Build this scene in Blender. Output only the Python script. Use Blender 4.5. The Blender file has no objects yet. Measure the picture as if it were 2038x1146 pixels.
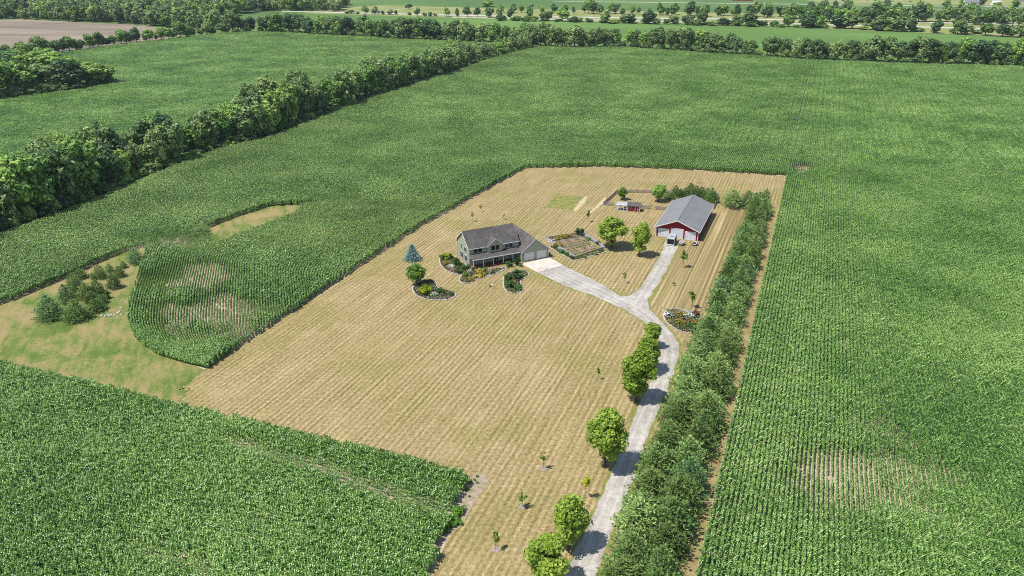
import bpy, math, random
import numpy as np
from mathutils import Vector
R_ = math.radians
S = bpy.context.scene
COL = S.collection
rng = np.random.default_rng(7); rnd = random.Random(7)

# ---------------------------------------------------------------- camera
PW, PH, FPX, PCX, PCY, HOR, CH = 2038., 1146., 1500., 1019., 573., -100., 82.
PIT = math.atan((PCY-HOR)/FPX)
cam = bpy.data.cameras.new('camera'); cam.sensor_width = 36.; cam.lens = 36.*FPX/PW
cam.clip_start = .5; cam.clip_end = 20000
co = bpy.data.objects.new('camera', cam); COL.objects.link(co)
co.location = (0, 0, CH); co.rotation_euler = (math.pi/2-PIT, 0, 0); S.camera = co
# ---------------------------------------------------------------- light
SUN_AZ, SUN_EL = R_(-115), R_(63)
W = bpy.data.worlds.new('World'); S.world = W; W.use_nodes = True
nt = W.node_tree; bg = nt.nodes['Background']; sk = nt.nodes.new('ShaderNodeTexSky')
sk.sky_type = 'NISHITA'; sk.sun_disc = False; sk.sun_elevation = SUN_EL; sk.sun_rotation = SUN_AZ
sk.air_density = 1.0; sk.dust_density = .6; sk.ozone_density = 1.0
nt.links.new(sk.outputs[0], bg.inputs[0]); bg.inputs[1].default_value = .13
sl = bpy.data.lights.new('sun', 'SUN'); sl.energy = 4.7; sl.angle = R_(.5); sl.color = (1, .96, .89)
so = bpy.data.objects.new('sun', sl); COL.objects.link(so)
sd = Vector((math.sin(SUN_AZ)*math.cos(SUN_EL), math.cos(SUN_AZ)*math.cos(SUN_EL), math.sin(SUN_EL)))
so.rotation_euler = sd.to_track_quat('Z', 'Y').to_euler(); so.location = (-100, 0, 200)
V = S.view_settings; V.view_transform = 'Standard'; V.look = 'None'; V.exposure = .50; V.gamma = 1; V.use_curve_mapping = False
S.render.engine = 'CYCLES'; S.cycles.max_bounces = 5; S.cycles.diffuse_bounces = 3; S.cycles.transparent_max_bounces = 4
S.cycles.filter_width = 1.0; S.cycles.use_denoising = False

# ---------------------------------------------------------------- pixel <-> ground
cp, sp_ = math.cos(PIT), math.sin(PIT)
def G(x, y, z=0):
    dx, dz = x-PCX, PCY-y
    ry, rz = FPX*cp+dz*sp_, -FPX*sp_+dz*cp
    t = (z-CH)/rz
    return (dx*t, ry*t)
def PJ(X, Y, Z):
    z = Z-CH; fw = Y*cp-z*sp_; up = Y*sp_+z*cp
    return PCX+FPX*X/fw, PCY-FPX*up/fw
def hz(bx, by, ty):                      # height of a thing standing at pixel (bx,by) whose top shows at row ty
    X, Y = G(bx, by); lo, hi = 0., 60.
    for _ in range(40):
        m = (lo+hi)/2
        if PJ(X, Y, m)[1] > ty: lo = m
        else: hi = m
    return lo
def wz(bx, by, w):
    X, Y = G(bx, by); return w*(Y*cp+CH*sp_)/FPX
GA = R_(21.5)
def UV(u, v): return (u*math.sin(GA)+v*math.cos(GA), u*math.cos(GA)-v*math.sin(GA))
def toUV(x, y): return x*np.sin(GA)+y*np.cos(GA), x*np.cos(GA)-y*np.sin(GA)
def ZZ(pts, s, ox, oy): return [(a/s+ox, b/s+oy) for a, b in pts]
def GP(pts): return [G(*p) for p in pts]
def inpoly(x, y, P):
    x = np.asarray(x, float); y = np.asarray(y, float); r = np.zeros(x.shape, bool); n = len(P)
    for i in range(n):
        x0, y0 = P[i]; x1, y1 = P[(i+1) % n]
        if y0 == y1: continue
        c = ((y0 > y) != (y1 > y)) & (x < (x1-x0)*(y-y0)/(y1-y0)+x0); r ^= c
    return r
def smooth(P, n=2, closed=True):         # Chaikin
    for _ in range(n):
        Q = []; m = len(P)
        if not closed: Q.append(P[0])
        for i in range(m if closed else m-1):
            a, b = P[i], P[(i+1) % m]
            Q += [(a[0]*.75+b[0]*.25, a[1]*.75+b[1]*.25), (a[0]*.25+b[0]*.75, a[1]*.25+b[1]*.75)]
        if not closed: Q.append(P[-1])
        P = Q
    return P
class VN:                                # cheap smooth noise, about -1..1
    def __init__(s, scale, seed, n=7):
        r = np.random.default_rng(seed); a = r.uniform(0, 6.28, n); k = r.uniform(.5, 1.6, n)/scale*6.28
        s.kx, s.ky, s.p = np.cos(a)*k, np.sin(a)*k, r.uniform(0, 6.28, n)
    def __call__(s, x, y):
        return sum(np.sin(x*a+y*b+c) for a, b, c in zip(s.kx, s.ky, s.p))/2.6

# ---------------------------------------------------------------- materials
def lin(c, k=.79): return tuple(k*(v/12.92 if v <= .04045 else ((v+.055)/1.055)**2.4) for v in (q/255. for q in c))+(1,)
def linf(c): return lin(c, .92)
class NT:
    def __init__(s, name):
        s.m = bpy.data.materials.new(name); s.m.use_nodes = True; s.t = s.m.node_tree; s.t.nodes.clear()
        s.out = s.n('ShaderNodeOutputMaterial'); s._pos = None
    def n(s, t, **k):
        x = s.t.nodes.new(t)
        for a, b in k.items(): setattr(x, a, b)
        return x
    def l(s, a, b): s.t.links.new(a, b)
    def pos(s):
        if not s._pos: s._pos = s.n('ShaderNodeNewGeometry').outputs['Position']
        return s._pos
    def rotpos(s, az, sc=(1, 1, 1)):     # world position turned so that x runs across direction az, y along it
        mp = s.n('ShaderNodeMapping', vector_type='POINT'); s.l(s.pos(), mp.inputs[0]); mp.inputs['Rotation'].default_value = (0, 0, R_(az)); mp.inputs['Scale'].default_value = (1, 1, 1)
        m2 = s.n('ShaderNodeVectorMath', operation='MULTIPLY'); s.l(mp.outputs[0], m2.inputs[0]); m2.inputs[1].default_value = sc
        return m2.outputs[0]
    def noise(s, scale, detail=3, rough=.55, vec=None, dist=0):
        x = s.n('ShaderNodeTexNoise'); s.l(vec if vec is not None else s.pos(), x.inputs['Vector'])
        x.inputs['Scale'].default_value = scale; x.inputs['Detail'].default_value = detail; x.inputs['Roughness'].default_value = rough; x.inputs['Distortion'].default_value = dist
        return x.outputs['Fac']
    def ramp(s, f, stops, mode='LINEAR'):
        x = s.n('ShaderNodeValToRGB'); s.l(f, x.inputs[0]); e = x.color_ramp.elements; x.color_ramp.interpolation = mode
        while len(e) < len(stops): e.new(.5)
        for i, (p, c) in enumerate(stops): e[i].position = p; e[i].color = c if len(c) == 4 else tuple(c)+(1,)
        return x.outputs[0]
    def mix(s, f, a, b, bt='MIX'):
        x = s.n('ShaderNodeMix', data_type='RGBA', blend_type=bt)
        for sock, v in ((x.inputs['Factor'], f), (x.inputs['A'], a), (x.inputs['B'], b)):
            if isinstance(v, (int, float)): sock.default_value = v
            elif isinstance(v, tuple): sock.default_value = v
            else: s.l(v, sock)
        return x.outputs['Result']
    def math(s, op, a, b=None, clamp=False):
        x = s.n('ShaderNodeMath', operation=op, use_clamp=clamp)
        for i, v in enumerate((a, b)):
            if v is None: continue
            if isinstance(v, (int, float)): x.inputs[i].default_value = v
            else: s.l(v, x.inputs[i])
        return x.outputs[0]
    def finish(s, col, rough=.8, bump=None, bstr=.4, bdist=.1, metal=0, spec=.3, transl=0):
        p = s.n('ShaderNodeBsdfPrincipled'); p.inputs['Roughness'].default_value = rough; p.inputs['Metallic'].default_value = metal
        p.inputs['Specular IOR Level'].default_value = spec
        if isinstance(col, tuple): p.inputs['Base Color'].default_value = col
        else: s.l(col, p.inputs['Base Color'])
        if bump is not None:
            b = s.n('ShaderNodeBump'); b.inputs['Strength'].default_value = bstr; b.inputs['Distance'].default_value = bdist
            s.l(bump, b.inputs['Height']); s.l(b.outputs[0], p.inputs['Normal'])
        o = p.outputs[0]
        if transl:
            t = s.n('ShaderNodeBsdfTranslucent')
            if isinstance(col, tuple): t.inputs[0].default_value = col
            else: s.l(col, t.inputs[0])
            x = s.n('ShaderNodeMixShader'); x.inputs[0].default_value = transl; s.l(o, x.inputs[1]); s.l(t.outputs[0], x.inputs[2]); o = x.outputs[0]
        s.l(o, s.out.inputs[0]); return s.m
def simple(name, c1, c2=None, scale=2., rough=.7, bstr=.15, metal=0, spec=.3):
    t = NT(name)
    if c2 is None: c2 = tuple(v*.82 for v in c1)
    f = t.noise(scale, 4)
    return t.finish(t.ramp(f, [(.3, lin(c2)), (.7, lin(c1))]), rough, f, bstr, .02, metal, spec)
def leafmat(name, dark, mid, light, big=.25, transl=.28, rough=.5, spec=.25, hue=.5):
    t = NT(name); g = t.n('ShaderNodeNewGeometry'); oi = t.n('ShaderNodeObjectInfo')
    a = t.math('MULTIPLY', g.outputs['Random Per Island'], .55)
    b = t.math('MULTIPLY', t.noise(big, 3), .6)
    c = t.math('MULTIPLY', oi.outputs['Random'], .5)
    f = t.math('ADD', t.math('ADD', a, b), t.math('SUBTRACT', c, .33), True)
    return t.finish(t.ramp(f, [(.12, linf(dark)), (.5, linf(mid)), (.9, linf(light))]), rough, spec=spec, transl=transl)
M = {}
M['maple'] = leafmat('maple_leaf', (76, 108, 28), (120, 150, 46), (168, 188, 80), .25, .4)
M['maple_dark'] = leafmat('dark_maple_leaf', (51, 83, 30), (88, 122, 44), (139, 164, 64))
M['yellowgreen'] = leafmat('yellow_green_leaf', (104, 124, 14), (150, 164, 22), (190, 196, 44))
M['hedge_a'] = leafmat('grey_green_leaf', (72, 100, 56), (118, 146, 85), (176, 192, 116), .12)
M['hedge_b'] = leafmat('mid_green_leaf', (67, 102, 48), (112, 152, 69), (169, 197, 95), .12)
M['hedge_c'] = leafmat('dark_green_leaf', (55, 83, 54), (93, 124, 71), (142, 164, 95), .12)
M['hedge_d'] = leafmat('pale_green_leaf', (91, 119, 56), (135, 166, 77), (180, 201, 107), .12)
M['pine'] = leafmat('pine_needle', (82, 111, 56), (125, 156, 85), (177, 202, 123), .5, .25)
M['pine_blue'] = leafmat('blue_green_pine_needle', (77, 109, 63), (119, 154, 95), (167, 195, 133), .5, .25)
M['pine_warm'] = leafmat('warm_green_pine_needle', (79, 104, 52), (115, 141, 73), (159, 180, 104), .5, .25)
M['spruce'] = leafmat('blue_spruce_needle', (84, 116, 118), (128, 162, 158), (180, 206, 196), .8, .25)
M['shrub'] = leafmat('shrub_leaf', (47, 85, 24), (80, 125, 38), (125, 163, 58), .8)
M['shrub_dark'] = leafmat('dark_shrub_leaf', (33, 62, 29), (58, 94, 42), (94, 125, 60), .8)
M['shrub_olive'] = leafmat('olive_shrub_leaf', (78, 98, 17), (125, 141, 26), (172, 181, 49), .8)
M['shrub_gold'] = leafmat('golden_shrub_leaf', (150, 134, 14), (188, 172, 28), (216, 202, 60), .8)
M['shrub_red'] = leafmat('reddish_shrub_leaf', (74, 50, 40), (110, 74, 58), (140, 100, 78), .8)
def flowermat(name, cols):
    t = NT(name); g = t.n('ShaderNodeNewGeometry')
    k = len(cols); return t.finish(t.ramp(g.outputs['Random Per Island'], [(i/k, lin(c)) for i, c in enumerate(cols)], 'CONSTANT'), .6, transl=.2)
M['fl_orange'] = flowermat('orange_petal', [(214, 140, 34), (226, 172, 44), (110, 130, 50), (200, 116, 34), (90, 116, 44)])
M['fl_white'] = flowermat('white_petal', [(236, 232, 228), (214, 206, 214), (240, 238, 230)])
M['fl_pink'] = flowermat('pink_petal', [(216, 150, 160), (196, 120, 150), (226, 180, 170)])
M['fl_mix'] = flowermat('mixed_border_plants', [(80, 116, 44), (58, 92, 34), (96, 130, 54), (70, 104, 40), (104, 124, 70), (84, 110, 50), (66, 106, 34), (88, 128, 44), (50, 84, 30), (110, 140, 60), (72, 110, 40), (228, 224, 216), (236, 190, 40), (190, 150, 196), (96, 120, 60), (60, 96, 40), (216, 130, 120), (120, 84, 66)])
M['fl_green'] = flowermat('green_border_plants', [(66, 106, 34), (88, 128, 44), (50, 84, 30), (110, 140, 60), (72, 110, 40), (60, 96, 40), (120, 146, 64), (90, 80, 60), (204, 196, 192), (226, 150, 60)])
M['bark'] = simple('bark', (104, 88, 72), (66, 54, 44), 3)
M['stem'] = simple('sapling_bark', (140, 124, 108), (100, 86, 74), 5)
M['mulch'] = simple('mulch', (176, 164, 158), (120, 104, 92), 3)
M['soilbed'] = simple('bed_soil', (112, 92, 78), (74, 60, 50), 3, .95)
M['stone'] = simple('edging_stone', (216, 208, 202), (160, 150, 145), 2.5)
def corn_mat(name, dark, mid, light):
    t = NT(name); g = t.n('ShaderNodeNewGeometry'); oi = t.n('ShaderNodeObjectInfo')
    def dev(x, k): return t.math('MULTIPLY', t.math('SUBTRACT', x, .5), k)
    f = t.math('ADD', dev(g.outputs['Random Per Island'], .6), dev(t.noise(.03, 4, .6), 1.0))
    f = t.math('ADD', f, dev(t.noise(2.6, 1, .5), .7)); f = t.math('ADD', f, dev(t.noise(.4, 2, .6), .35)); f = t.math('ADD', f, dev(oi.outputs['Random'], .2))
    f = t.math('ADD', f, .5, True)
    return t.finish(t.ramp(f, [(.1, linf(dark)), (.5, linf(mid)), (.9, linf(light))]), .36, spec=.5, transl=.36)
M['corn'] = corn_mat('corn_leaf', (56, 101, 39), (111, 155, 67), (184, 211, 128))
M['tassel'] = simple('corn_tassel', (176, 164, 104), (140, 134, 74), 4)
def sheet_mats():
    # mown, drought-dry lawn with mower stripes
    t = NT('dry_lawn')
    n1 = t.noise(.04, 5, .65); n2 = t.noise(1.5, 4, .75); n3 = t.noise(5, 2, .8)
    rp = t.rotpos(21.5); sx = t.n('ShaderNodeSeparateXYZ'); t.l(rp, sx.inputs[0])
    wob = t.math('MULTIPLY', t.noise(.03, 2), 3.)
    wv = t.math('SINE', t.math('ADD', t.math('MULTIPLY', sx.outputs[0], 5.4), wob))
    amp = t.math('MULTIPLY', t.math('MULTIPLY', t.noise(.03, 3, .6), t.noise(1., 2, .6, t.rotpos(21.5, (.35, .01, .1)))), .24)
    st = t.noise(1., 1, .5, t.rotpos(21.5, (1.9, .05, .1)))
    f = t.math('ADD', t.math('ADD', t.math('MULTIPLY', n2, .8), t.math('MULTIPLY', n3, .62)), t.math('ADD', t.math('MULTIPLY', st, .3), t.math('MULTIPLY', wv, amp)))
    f = t.math('SUBTRACT', f, .38)
    c = t.ramp(f, [(.20, lin((86, 75, 48))), (.42, lin((140, 123, 84))), (.58, lin((170, 151, 108))), (.8, lin((216, 199, 158)))])
    gr = t.ramp(n1, [(.46, (0, 0, 0)), (.62, (1, 1, 1))])
    c = t.mix(t.math('MULTIPLY', gr, .75), c, (.80, .90, .70, 1), 'MULTIPLY')
    pl = t.ramp(t.noise(.11, 4, .6), [(.52, (0, 0, 0)), (.68, (1, 1, 1))])
    c = t.mix(t.math('MULTIPLY', pl, .16), c, lin((196, 178, 138)))
    sp = t.ramp(t.noise(.3, 4, .65), [(.62, (0, 0, 0)), (.72, (1, 1, 1))])
    c = t.mix(t.math('MULTIPLY', sp, .4), c, lin((112, 112, 60)))
    dk = t.ramp(t.noise(.55, 3, .6), [(.70, (0, 0, 0)), (.75, (1, 1, 1))])
    c = t.mix(t.math('MULTIPLY', dk, .5), c, lin((84, 82, 46)))
    M['lawn'] = t.finish(c, .95, t.math('ADD', n2, n3), .5, .12, spec=.1)
    t = NT('barn_side_lawn')
    n2 = t.noise(1.6, 4, .7); n3 = t.noise(5.5, 2, .7)
    st = t.noise(1., 2, .6, t.rotpos(22, (1.5, .010, .1)))
    f = t.math('ADD', t.math('ADD', t.math('MULTIPLY', n2, .35), t.math('MULTIPLY', n3, .3)), t.math('MULTIPLY', st, .95)); f = t.math('SUBTRACT', f, .32)
    c = t.ramp(f, [(.25, lin((100, 88, 56))), (.45, lin((138, 122, 82))), (.6, lin((168, 152, 108))), (.75, lin((216, 203, 164)))])
    M['lawn2'] = t.finish(c, .95, t.math('ADD', n2, n3), .5, .12, spec=.1)
    t = NT('rough_meadow')
    n1 = t.noise(.05, 6, .72, dist=.4); n2 = t.noise(1.4, 5, .8); n3 = t.noise(.5, 4, .65, t.rotpos(70, (.25, 1, 1)))
    f = t.math('ADD', t.math('MULTIPLY', n1, 1.3), t.math('ADD', t.math('MULTIPLY', n2, .6), t.math('MULTIPLY', n3, .7))); f = t.math('SUBTRACT', f, .8)
    c = t.ramp(f, [(.28, lin((84, 106, 48))), (.43, lin((108, 122, 62))), (.52, lin((132, 130, 80))), (.62, lin((148, 134, 92))), (.76, lin((158, 136, 98)))])
    M['meadow'] = t.finish(c, .95, n2, .6, .25, spec=.1)
    t = NT('field_soil'); n1 = t.noise(.6, 4); n2 = t.noise(4, 3)
    M['soil'] = t.finish(t.ramp(t.math('ADD', t.math('MULTIPLY', n1, .5), t.math('MULTIPLY', n2, .5)), [(.3, lin((136, 122, 102))), (.7, lin((206, 188, 164)))]), .95, n2, .5, .1, spec=.1)
    for nm, cs in (('gravel', ((122, 116, 106), (164, 158, 148), (196, 190, 180))), ('track', ((134, 128, 119), (176, 170, 161), (206, 200, 191)))):
        t = NT(nm); n1 = t.noise(.15, 4, .65); n2 = t.noise(4.5, 5, .8); n3 = t.noise(.8, 4, .7)
        f = t.math('SUBTRACT', t.math('ADD', t.math('MULTIPLY', n1, .55), t.math('ADD', t.math('MULTIPLY', n2, .55), t.math('MULTIPLY', n3, .55))), .32)
        M[nm] = t.finish(t.ramp(f, [(.25, lin(cs[0])), (.5, lin(cs[1])), (.72, lin(cs[2]))]), .95, n2, .35, .05, spec=.2)
    t = NT('grass_verge'); n1 = t.noise(.5, 4); n2 = t.noise(3, 3)
    M['verge'] = t.finish(t.ramp(t.math('ADD', t.math('MULTIPLY', n1, .6), t.math('MULTIPLY', n2, .4)), [(.35, lin((92, 108, 50))), (.5, lin((128, 128, 70))), (.65, lin((160, 142, 94)))]), .95, n2, .5, .15, spec=.1)
    t = NT('dirt_strip'); n1 = t.noise(.3, 4, .6); n2 = t.noise(3, 4, .7)
    M['dirt'] = t.finish(t.ramp(t.math('ADD', t.math('MULTIPLY', n1, .6), t.math('MULTIPLY', n2, .4)), [(.3, lin((116, 100, 70))), (.5, lin((148, 132, 92))), (.7, lin((172, 156, 114)))]), .95, n2, .5, .1, spec=.1)
    t = NT('concrete'); n1 = t.noise(.35, 5, .7); n2 = t.noise(5, 3)
    M['concrete'] = t.finish(t.ramp(n1, [(.28, lin((158, 146, 134))), (.5, lin((200, 190, 178))), (.7, lin((212, 204, 194)))]), .85, n2, .15, .02, spec=.3)
    t = NT('far_ground'); n1 = t.noise(.004, 5, .6); n2 = t.noise(.2, 4, .7)
    M['ground'] = t.finish(t.ramp(t.math('ADD', t.math('MULTIPLY', n1, .7), t.math('MULTIPLY', n2, .3)), [(.35, lin((72, 102, 54))), (.5, lin((88, 116, 64))), (.65, lin((108, 130, 76)))]), .95, n2, .6, .5, spec=.1)
    t = NT('soybean_rows'); n1 = t.noise(.012, 4, .6, t.rotpos(100, (1, .3, 1))); n2 = t.noise(.8, 5, .8)
    f = t.math('ADD', t.math('MULTIPLY', n1, .5), t.math('MULTIPLY', n2, .5))
    M['soy'] = t.finish(t.ramp(f, [(.3, lin((76, 104, 52))), (.5, lin((96, 126, 66))), (.7, lin((120, 148, 84)))]), 1., n2, .8, .5, spec=.05)
    t = NT('ploughed_soil'); n1 = t.noise(.012, 4, .6, t.rotpos(95, (1.5, .3, 1))); n2 = t.noise(.5, 4, .7)
    M['plough'] = t.finish(t.ramp(t.math('ADD', t.math('MULTIPLY', n1, .8), t.math('MULTIPLY', n2, .2)), [(.35, lin((110, 100, 88))), (.5, lin((136, 124, 108))), (.65, lin((158, 144, 124)))]), .95, n2, .5, .3, spec=.1)
    t = NT('roadside_grass'); n1 = t.noise(.03, 4, .6); n2 = t.noise(.6, 4, .7)
    M['roadgrass'] = t.finish(t.ramp(t.math('ADD', t.math('MULTIPLY', n1, .7), t.math('MULTIPLY', n2, .3)), [(.35, lin((112, 130, 68))), (.5, lin((136, 142, 86))), (.65, lin((160, 148, 112)))]), .95, n2, .5, .4, spec=.1)
    M['asphalt'] = simple('pale_road', (196, 192, 188), (172, 168, 166), .3)
sheet_mats()
M['swath'] = simple('pale_dry_swath', (206, 190, 152), (160, 142, 104), 1.4, .95)
M['cornersoil'] = simple('weedy_soil', (176, 158, 138), (124, 116, 84), 1.1)

# ---------------------------------------------------------------- mesh helpers
def tag(o, label=None, cat=None, group=None, kind=None):
    if label: o['label'] = label
    if cat: o['category'] = cat
    if group: o['group'] = group
    if kind: o['kind'] = kind
    return o
def link(o, parent=None):
    COL.objects.link(o)
    if parent is not None: o.parent = parent
    return o
def empty(name, loc=(0, 0, 0), rz=0):
    o = bpy.data.objects.new(name, None); o.location = loc; o.rotation_euler = (0, 0, rz); o.empty_display_size = .5
    return link(o)
class MB:
    def __init__(s): s.v = []; s.f = []
    def add(s, v, f):
        b = len(s.v); s.v += [tuple(p) for p in v]; s.f += [tuple(i+b for i in q) for q in f]; return s
    def box(s, x0, x1, y0, y1, z0, z1):
        return s.add([(x0, y0, z0), (x1, y0, z0), (x1, y1, z0), (x0, y1, z0), (x0, y0, z1), (x1, y0, z1), (x1, y1, z1), (x0, y1, z1)],
                     [(3, 2, 1, 0), (4, 5, 6, 7), (0, 1, 5, 4), (1, 2, 6, 5), (2, 3, 7, 6), (3, 0, 4, 7)])
    def hexa(s, a, b):   # two quads of 4 points joined into a solid
        return s.add(list(a)+list(b), [(3, 2, 1, 0), (4, 5, 6, 7), (0, 1, 5, 4), (1, 2, 6, 5), (2, 3, 7, 6), (3, 0, 4, 7)])
    def beam(s, p, q, w, h):   # rectangular bar from p to q
        p, q = Vector(p), Vector(q); d = (q-p).normalized(); a = d.cross(Vector((0, 0, 1)))
        if a.length < 1e-3: a = Vector((1, 0, 0))
        a.normalize(); b = a.cross(d); a *= w/2; b *= h/2
        return s.hexa([p-a-b, p+a-b, p+a+b, p-a+b], [q-a-b, q+a-b, q+a+b, q-a+b])
    def tube(s, pts, rad, n=6):
        rings = []; b = len(s.v)
        for i, p in enumerate(pts):
            p = Vector(p); d = Vector(pts[min(i+1, len(pts)-1)])-Vector(pts[max(i-1, 0)]); d.normalize()
            a = d.cross(Vector((.3, .9, .1))).normalized(); c = d.cross(a)
            for k in range(n):
                t = 6.2832*k/n; s.v.append(tuple(p+(a*math.cos(t)+c*math.sin(t))*rad[i]))
        for i in range(len(pts)-1):
            for k in range(n):
                s.f.append((b+i*n+k, b+i*n+(k+1) % n, b+(i+1)*n+(k+1) % n, b+(i+1)*n+k))
        s.f.append(tuple(b+(len(pts)-1)*n+k for k in range(n)))
        s.f.append(tuple(b+k for k in reversed(range(n)))); return s
    def rock(s, c, r, seed):
        q = random.Random(seed); t = (1+5**.5)/2
        v = [(-1, t, 0), (1, t, 0), (-1, -t, 0), (1, -t, 0), (0, -1, t), (0, 1, t), (0, -1, -t), (0, 1, -t), (t, 0, -1), (t, 0, 1), (-t, 0, -1), (-t, 0, 1)]
        f = [(0, 11, 5), (0, 5, 1), (0, 1, 7), (0, 7, 10), (0, 10, 11), (1, 5, 9), (5, 11, 4), (11, 10, 2), (10, 7, 6), (7, 1, 8), (3, 9, 4), (3, 4, 2), (3, 2, 6), (3, 6, 8), (3, 8, 9), (4, 9, 5), (2, 4, 11), (6, 2, 10), (8, 6, 7), (9, 8, 1)]
        k = r/1.9
        return s.add([(c[0]+x*k*q.uniform(.8, 1.25), c[1]+y*k*q.uniform(.8, 1.25), c[2]+z*k*.75*q.uniform(.8, 1.2)) for x, y, z in v], f)
    def mesh(s, name):
        m = bpy.data.meshes.new(name); m.from_pydata(s.v, [], s.f); m.update(); return m
    def build(s, name, mat, parent=None):
        m = s.mesh(name); m.materials.append(mat); return link(bpy.data.objects.new(name, m), parent)
def cards(name, P, A, B, mat, tri=False):
    """leaf cards: centres P, half axes A and B (numpy n x 3)"""
    n = len(P)
    if tri: vv = np.stack([P-B, P+B, P+A*2], 1); k = 3
    else: vv = np.stack([P-A, P-B*.9+A*.1, P+A, P+B*.9+A*.1], 1); k = 4
    m = bpy.data.meshes.new(name); m.vertices.add(n*k); m.vertices.foreach_set('co', vv.reshape(-1).astype(np.float32))
    m.loops.add(n*k); m.loops.foreach_set('vertex_index', np.arange(n*k, dtype=np.int32))
    m.polygons.add(n); m.polygons.foreach_set('loop_start', np.arange(0, n*k, k, dtype=np.int32))
    try: m.polygons.foreach_set('loop_total', np.full(n, k, np.int32))
    except Exception: pass
    m.update(calc_edges=True); m.validate(); m.materials.append(mat); return m
def unit(v): return v/np.maximum(np.linalg.norm(v, axis=-1, keepdims=True), 1e-9)
def sheet(name, pts, z, mat, kind='structure', parent=None):
    m = bpy.data.meshes.new(name)
    from mathutils.geometry import tessellate_polygon
    v = [(p[0], p[1], z) for p in pts]; tr = tessellate_polygon([[Vector(p) for p in v]])
    f = []
    for a, b, c in tr:
        cr = (v[b][0]-v[a][0])*(v[c][1]-v[a][1])-(v[b][1]-v[a][1])*(v[c][0]-v[a][0])
        f.append((a, b, c) if cr > 0 else (c, b, a))
    m.from_pydata(v, [], f); m.update(); m.materials.append(mat)
    o = link(bpy.data.objects.new(name, m), parent)
    if kind: o['kind'] = kind
    return o
def prism(mb, pts, z0, z1):
    n = len(pts); a = sum(pts[i][0]*pts[(i+1) % n][1]-pts[(i+1) % n][0]*pts[i][1] for i in range(n))
    if a < 0: pts = pts[::-1]
    from mathutils.geometry import tessellate_polygon
    tr = tessellate_polygon([[Vector((p[0], p[1], 0)) for p in pts]])
    v = [(p[0], p[1], z0) for p in pts]+[(p[0], p[1], z1) for p in pts]; f = []
    for q in tr:
        x = [pts[i] for i in q]; cr = (x[1][0]-x[0][0])*(x[2][1]-x[0][1])-(x[1][1]-x[0][1])*(x[2][0]-x[0][0])
        q = q if cr > 0 else q[::-1]; f.append(tuple(i+n for i in q))
    for i in range(n): j = (i+1) % n; f.append((i, j, j+n, i+n))
    return mb.add(v, f)

# ---------------------------------------------------------------- the land
sheet('ground', [(-7000, -1500), (7000, -1500), (7000, 9000), (-7000, 9000)], 0, M['ground'])
HF = [(0, 468), (131, 422), (228, 382), (340, 335), (419, 305), (520, 279), (640, 234), (742, 196), (819, 172), (870, 155), (908, 144), (972, 120), (1018, 108), (1080, 94)]   # foot of the hedgerow
TF = [(1080, 94), (1170, 95), (1240, 94), (1350, 101), (1420, 107), (1500, 110), (1592, 118), (1698, 122), (1830, 127), (2038, 132), (2300, 140)]   # foot of the far tree belt
TFL = [(-60, 130), (122, 105), (268, 85), (370, 74), (459, 64), (520, 62), (627, 68), (717, 73), (819, 79), (934, 83), (1010, 86), (1080, 94)]
HFG = [UV(60, -330)]+GP(HF); TFG = GP(TF); TFLG = GP(TFL)
LOTL = [G(400, 740), G(830, 455), G(945, 392), G(1045, 335)]
LOTB = [G(1200, 332), G(1350, 337), G(1565, 350)]
EDGE = -5.5
soilP = [UV(-20, EDGE), UV(-20, 330)]+[G(2400, 150)]+TFG[::-1]+HFG[::-1]+[UV(-20, -330)]
sheet('field_soil', soilP, .004, M['soil'])
meadowP = GP([(-120, 690), (-120, 637), (0, 606), (60, 583), (150, 543), (250, 498), (300, 490), (330, 520), (330, 700), (420, 742), (480, 845), (0, 745), (-120, 715)])
sheet('meadow', meadowP, .008, M['meadow'])
strip = smooth(GP([(410, 460), (440, 449), (490, 430), (542, 412), (575, 410), (604, 409)])+[G(580, 420, 2.2), G(550, 431, 2.2), G(500, 449, 2.2), G(445, 471, 2.2), G(420, 476, 2.2)], 1)
sheet('grass_strip', [(a[0]-1.2, a[1]+3.2) if k < len(strip)*.52 else a for k, a in enumerate(strip)], .010, M['meadow'])
LW = [G(330, 832), G(360, 788), G(400, 740)]
lwq = []
for i in range(60):
    k = i/59.; a, b, w = (LW[0], LW[1], k*2) if k < .5 else (LW[1], LW[2], k*2-1); lwq.append((a[0]+(b[0]-a[0])*w+rnd.uniform(-1.6, 1.6)*min(1, 3*(1-k)), a[1]+(b[1]-a[1])*w+rnd.uniform(-1.2, 1.2)*min(1, 3*(1-k))))
lawnP = LOTL+LOTB+[UV(60, EDGE), UV(60, -40), G(858, 1146), G(925, 1000), G(925, 975)]+lwq
sheet('lawn', lawnP, .012, M['lawn'])
sheet('barn_side_lawn', GP([(1349, 492), (1396, 476), (1425, 430), (1490, 400), (1535, 395), (1505, 520), (1480, 640), (1400, 640), (1325, 612), (1292, 604), (1300, 585), (1325, 540)]), .016, M['lawn2'])
sheet('dirt_strip', smooth([UV(60, -9.2), UV(60, EDGE-.1), UV(170, EDGE-.1), UV(262, EDGE-.3), UV(276, -6.6), UV(262, -8.3), UV(200, -8.6), UV(140, -9.2), UV(100, -9.8)], 1), .018, M['dirt'])
drvL = [(1105, 1200), (1132, 1126), (1150, 1090), (1190, 1006), (1216, 940), (1247, 870), (1274, 799), (1303, 746), (1316, 697), (1309, 666), (1287, 644), (1262, 628), (1240, 614), (1205, 597), (1165, 583), (1130, 571), (1095, 555), (1069.3, 542)]
drvR = [(1120, 527.7), (1150, 541), (1180, 556), (1210, 573), (1231, 588), (1243, 591), (1260, 585), (1277, 570), (1293, 545), (1305, 525), (1318, 500), (1324, 478)]
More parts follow.
